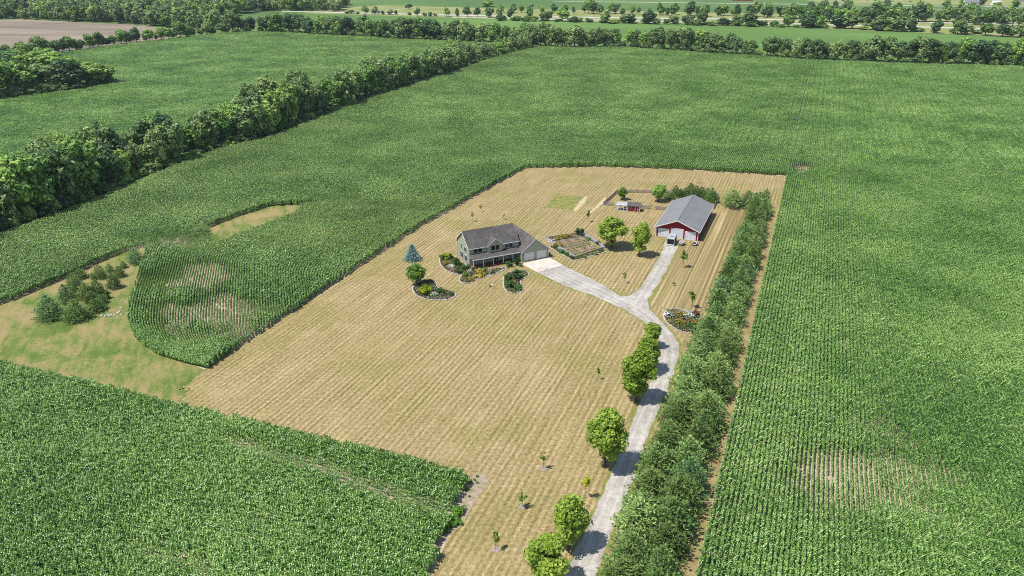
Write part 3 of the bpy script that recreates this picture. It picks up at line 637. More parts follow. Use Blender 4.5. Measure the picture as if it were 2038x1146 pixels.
for i, (x, y, dx, dy) in enumerate(along(GP([(-40, 122), (122, 104), (268, 85), (370, 74), (459, 65)]), 7, .4, 8)):
    px, py = PJ(x, y, 0); hh = rnd.uniform(6, 18)
    tag(tree('hedge', 'fence_line_tree', (x-dy*3, y+dx*3), hh, hh*rnd.uniform(.7, 1.1), rnd.choice(['hedge_a', 'hedge_b', 'hedge_c'])), 'tree in the gappy line beside the ploughed field', 'tree', 'trees beside the ploughed field')
# trees along the highway
hw = [(700, 27, 19, 16), (690, 27, 22, 10), (712, 28, 22, 9), (727, 28, 10, 14), (746, 28, 11, 14), (762, 29, 20, 8), (776, 29, 17, 14), (788, 29, 19, 8), (814, 18, 6, 15), (815, 30, 23, 10), (831, 32, 14, 13), (845, 33, 24, 10), (856, 33, 22, 10), (866, 33, 25, 9), (889, 33, 13, 13), (910, 34, 14, 9), (930, 34, 10, 18), (950, 34, 12, 14), (970, 13, 0, 26), (975, 35, 12, 18), (995, 36, 10, 14), (1016, 38, 14, 13), (1035, 39, 30, 14), (1054, 39, 12, 13), (1080, 40, 25, 14), (1092, 41, 16, 18), (1120, 42, 14, 24), (1150, 43, 32, 22), (1170, 43, 35, 14), (1205, 45, 17, 20), (1250, 46, 22, 34), (1290, 47, 20, 30), (1340, 47, 26, 22), (1370, 48, 26, 26), (1395, 48, 22, 24), (1440, 50, 33, 26), (1470, 50, 26, 28), (1490, 52, 20, 30), (1510, 52, 38, 14), (1540, 52, 40, 18), (1570, 53, 24, 24), (1605, 55, 22, 34), (1630, 55, 28, 26), (1665, 56, 25, 34), (1695, 57, 28, 34), (1725, 58, 32, 32), (1755, 60, 28, 34), (1785, 62, 30, 34), (1812, 63, 34, 22), (1863, 66, 36, 20), (1905, 68, 36, 28), (1925, 68, 48, 22), (1960, 70, 45, 30), (1995, 72, 46, 30), (2030, 74, 42, 34), (2060, 75, 46, 34)]
for px, py, ty, w in hw:
    h = max(3., hz(px, py, ty)); tag(tree('fartree', 'roadside_tree', G(px, py), h, max(wz(px, py, w)*1.15, h*.42), ['hedge_c', 'hedge_b', 'hedge_a'][int(px) % 3]), '%s %s tree standing between the highway and the smooth green field' % ('tall' if h > 14 else 'mid sized' if h > 8 else 'small', ('dark', 'mid green', 'greyish')[int(px) % 3]), 'tree', 'trees along the near side of the highway')
for i in range(74):
    px = 985+i*14.6+rnd.uniform(-11, 11); py = 24+(px-985)*.0175+rnd.uniform(-1.5, 2)+(4 if px > 1650 else 0); h = rnd.uniform(9, 21)*(1.2 if px > 1650 else 1)
    tag(tree('fartree', 'roadside_tree', G(px, py), h, h*rnd.uniform(.6, 1.0), ['hedge_c', 'hedge_b', 'hedge_a'][i % 3]), '%s %s tree in the row on the far side of the highway' % ('tall' if h > 16 else 'small', ('dark', 'mid green', 'greyish')[i % 3]), 'tree', 'trees along the far side of the highway')
for i in range(60):
    px = 1560+i*8.6+rnd.uniform(-6, 6); py = 37+(px-1560)*.024+rnd.uniform(-6, 5); h = rnd.uniform(13, 22)
    if 1815 < px < 1900 and py > 38: continue
    tag(tree('fartree', 'roadside_tree', G(px, py), h, h*rnd.uniform(.65, 1.0), ['hedge_c', 'hedge_b', 'hedge_a'][i % 3]), '%s %s tree in the thick belt crowding the far side of the highway' % ('tall' if h > 17.5 else 'small', ('dark', 'mid green', 'greyish')[i % 3]), 'tree', 'trees in the thick highway belt')
for i in range(62):
    px = 1000+i*17.5+rnd.uniform(-9, 9); py = 40.5+(px-1000)*.0225+max(0, px-1600)*.0165+rnd.uniform(-1, 1.2)
    if (1690 > px or rnd.random() < .8): tag(tree('scrub', 'scrub_bush', G(px, py), rnd.uniform(3, 8), rnd.uniform(8, 18), rnd.choice(['hedge_c', 'hedge_b', 'hedge_d'])), 'roadside bush at the edge of the smooth green field', 'bush', 'bushes along the near side of the highway')
# woods in the far left corner
def wood_piece(i):
    m = LIB['fartree'][0][i % 6][0].copy(); m.materials[0] = M[['hedge_c', 'hedge_b', 'hedge_a', 'hedge_c', 'hedge_d', 'hedge_a'][i]]; return bpy.data.objects.new('wood_tree_%d' % i, m)
forest = mkcoll('wood_pieces', [wood_piece(i) for i in range(6)])
wood = GP([(-250, 60), (0, 36), (100, 42), (220, 45), (330, 56), (430, 62), (440, 40), (520, 21), (680, 23), (690, 9), (600, -8), (300, -14), (-250, -14)])
xs, ys = np.meshgrid(np.arange(-1500, 100, 11.5), np.arange(850, 2300, 11.5)); xs = xs.ravel()+rng.uniform(-5, 5, xs.size); ys = ys.ravel()+rng.uniform(-5, 5, ys.size); k = inpoly(xs, ys, wood); xs, ys = xs[k], ys[k]; n = len(xs)
s = rng.uniform(.8, 1.75, n)**1.15; scatter('wood', np.stack([xs, ys, np.zeros(n)], 1), rng.uniform(0, 6.28, n), np.stack([s*rng.uniform(.9, 1.3, n), s*rng.uniform(.9, 1.3, n), s], 1), rng.integers(0, 6, n), forest, 'dense far wood closing the view above the ploughed field', 'wood')
xs = rng.uniform(150, 1500, 900); ys = rng.uniform(1050, 2600, 900); q = np.array([PJ(a, b, 0) for a, b in zip(xs, ys)])
k = (q[:, 0] > 1640) & (q[:, 1] < 30-(2038-q[:, 0])*.012) & (q[:, 1] > 13); xs, ys = xs[k], ys[k]; n = len(xs)
scatter('wood', np.stack([xs, ys, np.zeros(n)], 1), rng.uniform(0, 6.28, n), rng.uniform(.8, 1.3, n), rng.integers(0, 6, n), forest, 'belt of woodland behind the highway in front of the far houses', 'wood')
# driveway maples
for (bx, by, ty, w, mt, var, lab) in [
    (1084, 1172, 1056, 86, 'maple', 0, 'bright green maple at the drive, next to the corn corner'),
    (1131, 1092, 982, 74, 'maple', 1, 'round bright green maple leaning over the drive edge by the yellowish sapling'),
    (1204, 930, 808, 76, 'maple', 2, 'tall full bright green maple alone halfway along the drive'),
    (1266, 798, 698, 70, 'maple', 3, 'broad bright green maple, fullest of the clump at the bend'),
    (1286, 738, 664, 48, 'maple', 1, 'middle maple of the clump where the drive bends'),
    (1297, 692, 636, 34, 'maple', 0, 'slim pointed maple nearest the fork of the drive'),
    (1217, 494, 427, 57, 'maple', 2, 'large spreading green maple shading the vegetable garden corner'),
    (1273, 510, 441, 41, 'maple', 3, 'upright green maple standing between garden and barn drive')]:
    h = hz(bx, by, ty); tag(tree('maple', 'maple_tree', G(bx, by), h*1.03, wz(bx, by, w)*1.13, mt, None, var), lab, 'tree')
tag(tree('roundhead', 'round_headed_tree', G(829, 567), hz(829, 567, 525), wz(829, 567, 40)), 'clipped round headed tree on a short trunk in the lawn bed', 'tree')
tag(tree('spruce', 'blue_spruce', G(821, 517), hz(821, 517, 485), wz(821, 517, 34)), 'blue grey conical spruce alone on the lawn beside the house', 'spruce')
tag(tree('maple', 'yard_tree', G(1239, 397), hz(1239, 397, 371), wz(1239, 397, 24), 'maple', None, 1), 'small leafy tree inside the fenced yard behind the coop', 'tree')
tag(tree('roundhead', 'yard_tree', G(1310, 401), hz(1310, 401, 366), wz(1310, 401, 33), 'hedge_b'), 'dense rounded tree inside the fenced yard beside the barn', 'tree')
for (bx, by, ty, w, mt, lab) in [
    (1082, 933, 894, 15, 'maple', 'sapling with a dark compact crown midway between corn corner and maples'),
    (1164, 991, 942, 20, 'yellowgreen', 'thin yellow green sapling beside the drive'),
    (1039, 1009, 976, 21, 'maple', 'flat crowned sapling in a pale mulch ring near the bare field corner'),
    (987, 1094, 1055, 17, 'maple', 'sapling in a mulch ring nearest the front corn'),
    (1359, 532, 497, 19, 'maple', 'young tree beside the drive to the barn'),
    (1377, 612, 575, 20, 'maple_dark', 'young dark leaved tree behind the oval flower bed'),
    (1242, 564, 537, 10, 'maple_dark', 'narrow sapling in the triangle of lawn between the drives'),
    (1340, 569, 560, 8, 'shrub_dark', 'knee high seedling in the lawn beside the barn drive'),
    (1190, 755, 731, 9, 'maple_dark', 'tiny sapling in the open front lawn'),
    (940, 441, 420, 8, 'yellowgreen', 'slim sapling on the back lawn nearest the house'),
    (957, 421, 403, 7, 'yellowgreen', 'yellowish sapling farthest back behind the house'),
    (1003, 437, 424, 6, 'yellowgreen', 'small sapling just above the house ridge line'),
    (1171, 442, 418, 9, 'maple_dark', 'narrow dark sapling between weedy plot and large maple')]:
    h = hz(bx, by, ty); x, y = G(bx, by); e = tree('sapling', 'sapling', (x, y), h, max(wz(bx, by, w), .7), mt); tag(e, lab, 'sapling')
    if h > 2.2 and (bx in (1039, 987, 1082, 1242)):
        mm = MB(); prism(mm, [(.62*math.cos(t*.698)*1.7/max(wz(bx, by, w), .7)*rnd.uniform(.85, 1.15), .62*math.sin(t*.698)*1.7/max(wz(bx, by, w), .7)) for t in range(9)], .0, .06*4/h); mm.build('mulch_ring', M['mulch'], e)
# windbreak of pines
def wbseg(u): return next(t for a, t in ((100, 'opposite the maples beside the front corn'), (125, 'opposite the tall lone maple'), (150, 'opposite the maple clump at the bend'), (176, 'beside the flowery half oval bed'), (205, 'across from the fork of the drive'), (236, 'across the lawn from the barn doors'), (999, 'across the lawn from the barn roof')) if u < a)
PK = [('pine', 'grey green bushy pine in the double windbreak row'), ('pine_blue', 'bluish bushy pine in the double windbreak row'), ('pine_warm', 'yellowish green bushy pine in the double windbreak row')]
u = 78.
k = 0
while u < 268:
    for row in (0, 1):
        w = np.interp(u, [80, 130, 160, 220, 270], [7.2, 7.0, 6.2, 5.7, 5.5])*rnd.uniform(.82, 1.14); v = -10.0-row*np.interp(u, [80, 130, 170, 240, 270], [5.2, 4.9, 4.0, 2.9, 2.6])+rnd.uniform(-.6, .6)
        h = np.interp(u, [80, 140, 270], [6.4, 6.8, 6.3])*rnd.uniform(.72, 1.18); m = rnd.choices(range(3), [6, 1, 3])[0]
        tag(tree('pine', 'pine_tree', UV(u+row*2.2+rnd.uniform(-.4, .4), v), h, w, PK[m][0]), '%s pine on the %s side of the windbreak %s' % (('greyish', 'bluish', 'yellowish')[m], ('corn', 'drive')[row], wbseg(u)), 'pine', 'pines of the windbreak')
    u += np.interp(u, [80, 150, 270], [5.0, 4.6, 4.3])*rnd.uniform(.85, 1.15)
for px, py, ty, w, lab in [(1457, 412, 377, 38, 'broad pine at the back end of the windbreak, nearest the barn roof'), (1487, 412, 379, 32, 'pine at the back end of the windbreak, second from the barn')]:
    tag(tree('pine', 'pine_tree', G(px, py), hz(px, py, ty), wz(px, py, w)*1.2, 'pine'), lab, 'pine')
for (zx, zy, w, h) in [(390, 195, 80, 90), (460, 220, 95, 105), (525, 150, 110, 130), (600, 190, 110, 120), (690, 175, 110, 120), (770, 130, 120, 150), (860, 180, 130, 150), (940, 210, 130, 160), (1030, 225, 130, 160), (1110, 265, 130, 190), (1160, 270, 90, 150)]:
    px, py = 1280+zx/8.19, 370+zy/8.19; tag(tree('pine', 'pine_tree', G(px, py), hz(px, py, py-h/8.19)*1.25, wz(px, py, w/8.19)*1.65, rnd.choice(['pine', 'pine_warm'])), 'pine in the fenced yard behind the barn', 'pine', 'pines of the fenced yard')
for (zx, zb, zt, w, mt, lab) in [(265, 985, 700, 330, 'pine_blue', 'bluish bushy pine standing off the end of the meadow clump'), (600, 1000, 760, 330, 'pine', 'wide pine at the front edge of the meadow clump'), (850, 890, 740, 210, 'pine_warm', None), (920, 800, 680, 140, 'pine', None), (985, 725, 630, 120, 'shrub', 'low rounded yellow green bush at the meadow clump edge'), (860, 690, 500, 200, 'pine', None), (720, 730, 540, 230, 'pine_warm', None), (620, 690, 480, 220, 'pine', None), (560, 600, 430, 200, 'pine', None), (465, 790, 560, 180, 'pine_blue', None), (640, 480, 360, 180, 'pine', None), (800, 500, 400, 60, 'pine', None), (890, 480, 310, 170, 'pine_warm', None), (1010, 400, 290, 100, 'pine', None), (1070, 605, 415, 190, 'pine', 'full pine standing clear of the meadow clump beside its shadow'), (1140, 462, 320, 130, 'pine', None), (1185, 350, 255, 90, 'pine', None), (1345, 290, 110, 205, 'pine_blue', 'bluish pine at the tip of the meadow against the corn'), (780, 780, 650, 200, 'pine_warm', None)]:
    px, py, ty = 60+zx/6.365, 480+zb/6.365, 480+zt/6.365
    if mt == 'shrub': shrub(G(px, py), hz(px, py, ty), wz(px, py, w/6.365), 'shrub', lab, z=.01); continue
    e = tree('pine', 'pine_tree', G(px, py-2), hz(px, py-2, ty)*1.08, wz(px, py, w/6.365)*1.12, mt)
    tag(e, lab or 'pine in the loose clump on the meadow', 'pine', None if lab else 'pines in the meadow clump')
# stones in the meadow
for i, (zx, zy, r) in enumerate([(905, 945, .35), (950, 950, .3), (990, 935, .36), (1005, 950, .25), (1030, 935, .33), (1065, 940, .3), (1115, 910, .35), (1130, 895, .3), (1155, 850, .3), (1160, 930, .3), (1230, 770, .25)]):
    x, y = G(60+zx/6.365, 480+zy/6.365); tag(MB().rock((0, 0, 0), r, i).build('boulder', M['stone']), 'pale boulder lying on the meadow near the pine clump', 'boulder', 'boulders on the meadow').location = (x, y, r*.3)

# ---------------------------------------------------------------- buildings
def lapmat(name, c1, c2, step, vert=False):
    t = NT(name); tc = t.n('ShaderNodeTexCoord'); sx = t.n('ShaderNodeSeparateXYZ'); t.l(tc.outputs['Object'], sx.inputs[0])
    h = t.math('FRACT', t.math('MULTIPLY', sx.outputs[0 if vert else 2], 1/step)); n = t.noise(1.2, 4)
    c = t.ramp(n, [(.3, lin(c2)), (.7, lin(c1))])
    return t.finish(c, .6, h, .5, .02)
def shinglemat(name, cols, sc=2.6):
    t = NT(name); tc = t.n('ShaderNodeTexCoord'); n = t.noise(sc, 4, .75); n2 = t.noise(.4, 3); w = t.noise(14, 2)
    f = t.math('SUBTRACT', t.math('ADD', t.math('MULTIPLY', n, .8), t.math('ADD', t.math('MULTIPLY', n2, .4), t.math('MULTIPLY', w, .3))), .25)
    return t.finish(t.ramp(f, [(.25, lin(cols[0])), (.5, lin(cols[1])), (.75, lin(cols[2]))]), .9, t.math('ADD', n, w), .5, .03, spec=.15)
M['siding'] = lapmat('sage_siding', (168, 173, 150), (158, 163, 140), .2)
M['trim'] = simple('white_trim', (226, 224, 220), (206, 204, 200), 1.5, .5)
M['shingle'] = shinglemat('brown_grey_shingles', ((58, 55, 53), (90, 86, 84), (128, 122, 118)))
M['glass'] = NT('window_glass').finish(lin((22, 27, 33)), .12, spec=.35)
M['gdoor'] = simple('garage_door_paint', (232, 226, 218), (216, 210, 202), .8, .5)
M['wood'] = simple('porch_wood', (140, 96, 78), (108, 72, 58), 2)
M['brick'] = simple('brick_step', (168, 112, 92), (128, 84, 70), 3)
M['reddoor'] = simple('brown_red_door', (120, 60, 44), (96, 48, 36), 2)
M['found'] = simple('foundation', (170, 166, 158), (140, 136, 130), 1)
M['barnred'] = lapmat('barn_red_steel', (158, 26, 36), (140, 20, 30), .3, True)
def roofsteel():
    t = NT('grey_barn_roof'); n = t.noise(.25, 3); n2 = t.noise(7, 2)
    return t.finish(t.ramp(t.math('ADD', t.math('MULTIPLY', n, .7), t.math('MULTIPLY', n2, .3)), [(.3, lin((116, 115, 115))), (.7, lin((133, 132, 132)))]), .55, n2, .1, .01, spec=.3)
M['barnroof'] = roofsteel()
M['ridgecap'] = simple('dark_ridge_cap', (112, 116, 124), (96, 100, 108), 1)
M['white'] = simple('white_paint', (236, 236, 236), (222, 222, 224), 1.2, .5)
M['whitemetal'] = simple('white_sheet_metal', (230, 232, 238), (208, 212, 220), .8, .4)
M['greywood'] = simple('weathered_wood', (166, 156, 156), (124, 114, 116), 3)
M['whitefence'] = simple('white_fence_paint', (220, 218, 226), (190, 188, 198), 3)
M['black'] = simple('black_rubber', (34, 34, 36), (22, 22, 24), 3)
M['dark'] = simple('dark_interior', (30, 32, 38), (18, 20, 24), 2)
M['grey'] = simple('grey_metal', (150, 152, 156), (120, 122, 128), 2, .4, metal=.4)
M['wire'] = simple('wire_panel', (120, 120, 122), (96, 96, 98), 3)
M['teal'] = simple('teal_plastic', (40, 110, 120), (30, 90, 100), 2, .4)
M['bedwood'] = simple('raised_bed_soil', (160, 138, 126), (112, 92, 80), 1.5)
M['red2'] = lapmat('coop_red_boards', (140, 30, 34), (116, 22, 28), .22)
M['blue'] = simple('blue_paint', (50, 90, 170), (40, 76, 150), 1)

M['trailer_roof'] = simple('pale_grey_roof_sheet', (186, 188, 190), (154, 156, 160), .9, .5)
def gable_roof(mb, xa, xb, ya, yb, ze, zr, t, ridge='x', hip=None):
    """two sloping slabs; ridge along x or y; the eaves lie at ze"""
    if ridge == 'x':
        ym = (ya+yb)/2
        for y0 in (ya, yb):
            mb.hexa([(xa, y0, ze), (xb, y0, ze), (xb, ym, zr), (xa, ym, zr)], [(xa, y0, ze+t), (xb, y0, ze+t), (xb, ym, zr+t), (xa, ym, zr+t)]) if y0 == ya else mb.hexa([(xa, ym, zr), (xb, ym, zr), (xb, y0, ze), (xa, y0, ze)], [(xa, ym, zr+t), (xb, ym, zr+t), (xb, y0, ze+t), (xa, y0, ze+t)])
    else:
        xm = (xa+xb)/2
        mb.hexa([(xa, yb, ze), (xa, ya, ze), (xm, ya, zr), (xm, yb, zr)], [(xa, yb, ze+t), (xa, ya, ze+t), (xm, ya, zr+t), (xm, yb, zr+t)])
        mb.hexa([(xm, yb, zr), (xm, ya, zr), (xb, ya, ze), (xb, yb, ze)], [(xm, yb, zr+t), (xm, ya, zr+t), (xb, ya, ze+t), (xb, yb, ze+t)])
    return mb
def body(mb, x0, x1, y0, y1, z0, ze, zr, ridge='x'):
    """walls with gable ends"""
    if ridge == 'x':
        ym = (y0+y1)/2; pr = [(y0, z0), (y1, z0), (y1, ze), (ym, zr), (y0, ze)]; v = [(x0, a, b) for a, b in pr]+[(x1, a, b) for a, b in pr]
    else:
        xm = (x0+x1)/2; pr = [(x1, z0), (x0, z0), (x0, ze), (xm, zr), (x1, ze)]; v = [(a, y0, b) for a, b in pr]+[(a, y1, b) for a, b in pr]
    f = [(4, 3, 2, 1, 0), (5, 6, 7, 8, 9)]+[(i, (i+1) % 5, (i+1) % 5+5, i+5) for i in range(5)]
    return mb.add(v, f)
def window(parent, face, a0, a1, z0, z1, at, n=2, out=-1):
    """face 'y': wall in the xz plane at y=at; 'x': wall in the yz plane at x=at; out = outward sign"""
    fr = MB(); w = .075; d0, d1 = at, at+out*.07
    lo, hi = min(d0, d1), max(d0, d1)
    def bx(b, p0, p1, q0, q1, l, h):
        b.box(p0, p1, l, h, q0, q1) if face == 'y' else b.box(l, h, p0, p1, q0, q1)
    bx(fr, a0-w, a1+w, z0-w, z0, lo, hi); bx(fr, a0-w, a1+w, z1, z1+w, lo, hi); bx(fr, a0-w, a0, z0, z1, lo, hi); bx(fr, a1, a1+w, z0, z1, lo, hi)
    for k in range(1, n):
        m = a0+(a1-a0)*k/n; bx(fr, m-.05, m+.05, z0, z1, lo, hi)
    o = fr.build('window', M['trim'], parent); g0, g1 = sorted((at+out*.012, at+out*.03))
    for k in range(n):
        p0 = a0+(a1-a0)*k/n+(.05 if k else 0); p1 = a0+(a1-a0)*(k+1)/n-(.05 if k < n-1 else 0)
        b = MB(); bx(b, p0, p1, z0, z1, g0, g1); b.build('pane', M['glass'], o)
    return o
def house():
    O = G(934.5, 530.6); e = empty('farmhouse', (O[0], O[1], 0), R_(26))
    tag(e, 'two storey sage green farmhouse with brown shingle roof, long porch and attached double garage', 'house')
    LX, DY, ZE, ZR = 15.5, 9., 5.5, 9.1; k = (ZR-ZE)/(DY/2); ov = .35
    mb = MB(); body(mb, 0, LX, 0, DY, .3, ZE, ZR); mb.build('wall', M['siding'], e)
    mb = MB(); mb.box(-.02, LX-.02, -.02, DY+.02, -.1, .3); mb.build('foundation', M['found'], e)
    mb = MB(); gable_roof(mb, -ov, LX+ov*.6, -ov, DY+ov, ZE-ov*k+.04, ZR+.04, .14); rf = mb.build('roof', M['shingle'], e)
    for ya, yb in ((-ov, DY/2), (DY+ov, DY/2)):
        mb = MB()
        for x in (-ov-.05, ):
            mb.hexa([(x, ya, ZE-ov*k-.14), (x+.05, ya, ZE-ov*k-.14), (x+.05, yb, ZR-.14), (x, yb, ZR-.14)], [(x, ya, ZE-ov*k+.2), (x+.05, ya, ZE-ov*k+.2), (x+.05, yb, ZR+.2), (x, yb, ZR+.2)])
        mb.build('rake_board', M['trim'], e)
    mb = MB(); mb.box(-ov, 5.2, -ov-.12, -ov, ZE-ov*k-.06, ZE-ov*k+.13); mb.build('gutter', M['trim'], e)
    mb = MB(); mb.box(10.4, LX+.2, -ov-.12, -ov, ZE-ov*k-.06, ZE-ov*k+.13); mb.build('gutter', M['trim'], e)
    mb = MB(); mb.box(-.06, .06, -.06, .06, .3, ZE-.3); mb.build('corner_board', M['trim'], e)
    mb = MB(); mb.box(-.06, .06, DY-.06, DY+.06, .3, ZE-.3); mb.build('corner_board', M['trim'], e)
    # projecting centre bay with its own gable
    bx0, bx1, by = 5.5, 10.1, -.6; zr2 = 7.4; xm = (bx0+bx1)/2
    mb = MB(); body(mb, bx0, bx1, by, .2, 3.1, ZE, zr2-.05, 'y'); mb.build('bay_wall', M['siding'], e)
    mb = MB(); gable_roof(mb, bx0-.3, bx1+.3, by-.35, 2.75, ZE-.3*.8, zr2+.03, .13, 'y'); mb.build('bay_roof', M['shingle'], e)
    for s, xe in ((-1, bx0-.3), (1, bx1+.3)):
        mb = MB(); y = by-.4; z0, z1 = ZE-.3*.8, zr2
        mb.hexa([(xe, y, z0-.14), (xe, y+.05, z0-.14), (xm, y+.05, z1-.14), (xm, y, z1-.14)], [(xe, y, z0+.16), (xe, y+.05, z0+.16), (xm, y+.05, z1+.16), (xm, y, z1+.16)]); mb.build('rake_board', M['trim'], e)
    # porch
    px1 = 14.75; mb = MB(); mb.hexa([(-.25, -2.65, 2.72), (px1, -2.65, 2.72), (px1, .0, 3.62), (-.25, .0, 3.62)], [(-.25, -2.65, 2.84), (px1, -2.65, 2.84), (px1, .0, 3.74), (-.25, .0, 3.74)]); mb.build('porch_roof', M['shingle'], e)
    mb = MB(); mb.box(-.27, px1, -2.78, -2.65, 2.66, 2.86); mb.build('gutter', M['trim'], e)
    mb = MB(); mb.box(0, px1, -2.2, -2.02, 2.45, 2.7); mb.build('porch_beam', M['trim'], e)
    mb = MB(); mb.add([(-.02, -2.3, 2.72), (-.02, 0, 2.72), (-.02, 0, 3.6), (.04, -2.3, 2.72), (.04, 0, 2.72), (.04, 0, 3.6)], [(0, 2, 1), (3, 4, 5), (0, 1, 4, 3), (1, 2, 5, 4), (2, 0, 3, 5)]); mb.build('porch_gable', M['siding'], e)
    mb = MB(); mb.box(0, px1, -2.3, -.03, .0, .32); mb.build('porch_floor', M['wood'], e)
    mb = MB(); mb.box(6.2, 9.4, -3.0, -2.3, .0, .17); mb.build('porch_step', M['brick'], e)
    for x in (.35, 3.45, 6.55, 9.6, 12.65):
        mb = MB(); mb.box(x-.1, x+.1, -2.2, -2.0, .32, 2.45); mb.box(x-.15, x+.15, -2.25, -1.95, .32, .5); mb.build('porch_post', M['white'], e)
    # garage wing
    gx0, gx1, gy0, gy1, ge, gr = 14.8, 23.6, -3.3, 11.5, 2.9, 6.4; kk = (gr-ge)/4.4
    mb = MB(); body(mb, gx0, gx1, gy0, gy1, .0, ge, gr, 'y'); mb.build('garage_wall', M['siding'], e)
    mb = MB(); gable_roof(mb, gx0-.3, gx1+.3, gy0-.35, gy1+.3, ge-.3*kk+.03, gr+.03, .14, 'y'); mb.build('garage_roof', M['shingle'], e)
    gm = (gx0+gx1)/2
    for xe in (gx0-.3, gx1+.3):
        mb = MB(); y = gy0-.4; z0, z1 = ge-.3*kk, gr
        mb.hexa([(xe, y, z0-.16), (xe, y+.05, z0-.16), (gm, y+.05, z1-.16), (gm, y, z1-.16)], [(xe, y, z0+.18), (xe, y+.05, z0+.18), (gm, y+.05, z1+.18), (gm, y, z1+.18)]); mb.build('rake_board', M['trim'], e)
    mb = MB(); mb.box(gx1+.3, gx1+.42, gy0-.35, gy1+.3, ge-.35, ge-.15); mb.build('gutter', M['trim'], e)
    mb = MB(); mb.box(gx0-.06, gx0+.08, gy0-.06, gy0+.06, 0, ge-.2); mb.build('corner_board', M['trim'], e)
    mb = MB(); mb.box(gx1-.08, gx1+.06, gy0-.06, gy0+.06, 0, ge-.2); mb.build('corner_board', M['trim'], e)
    for x0 in (15.75, 19.85):
        fr = MB(); fr.box(x0-.12, x0, gy0-.06, gy0, .05, 2.4); fr.box(x0+2.95, x0+3.07, gy0-.06, gy0, .05, 2.4); fr.box(x0-.12, x0+3.07, gy0-.06, gy0, 2.4, 2.52); d = fr.build('garage_door', M['trim'], e)
        for q in range(4):
            b = MB(); b.box(x0+.005, x0+2.945, gy0-.035, gy0-.005, .07+q*.583, .07+q*.583+.57)
            for c in range(4): b.box(x0+.12+c*.71, x0+.12+c*.71+.56, gy0-.05, gy0-.035, .07+q*.583+.1, .07+q*.583+.47)
            b.build('panel', M['gdoor'], d)
    mb = MB(); mb.box(gm-.3, gm+.3, gy0-.04, gy0, 5.0, 5.6); v = mb.build('gable_vent', M['trim'], e)
    for q in range(4): b = MB(); b.box(gm-.24, gm+.24, gy0-.06, gy0-.041, 5.06+q*.125, 5.13+q*.125); b.build('slat', M['grey'], v)
    mb = MB(); mb.box(15.3, 15.42, gy0-.16, gy0, 1.8, 2.1); mb.build('wall_lamp', M['black'], e)
    # openings
    window(e, 'y', 1.3, 4.0, 3.85, 5.12, 0); window(e, 'y', 6.5, 9.1, 3.95, 5.4, by); window(e, 'y', 11.1, 13.6, 3.85, 5.12, 0)
    window(e, 'y', 1.4, 3.6, 1.2, 2.4, 0); window(e, 'y', 10.6, 13.0, 1.2, 2.4, 0)
    window(e, 'x', 5.3, 6.1, 3.7, 5.1, 0, 1); window(e, 'x', 1.9, 3.6, 3.6, 4.9, 0); window(e, 'x', 4.6, 6.5, .95, 2.7, 0); window(e, 'x', 1.7, 3.4, .85, 2.55, 0)
    mb = MB(); mb.box(7.3, 8.3, -.06, 0, .34, 2.4); d = mb.build('front_door', M['reddoor'], e); b = MB(); b.box(8.14, 8.2, -.12, -.061, 1.3, 1.42); b.build('handle', M['grey'], d)
    window(e, 'y', 8.6, 9.0, .5, 2.4, 0, 1)
    mb = MB(); mb.tube([(11.5, 6.8, 7.2), (11.5, 6.8, 8.3)], [.09, .09], 8); mb.build('vent_pipe', M['white'], e)
    return e
house()
tag(MB().tube([(0, 0, 0), (0, 0, .1), (0, 0, .8), (0, 0, .92)], [.26, .3, .3, .24], 12).build('rain_barrel', M['teal']), 'teal barrel standing at the garage corner', 'barrel').location = (*G(1093.6, 508), 0)

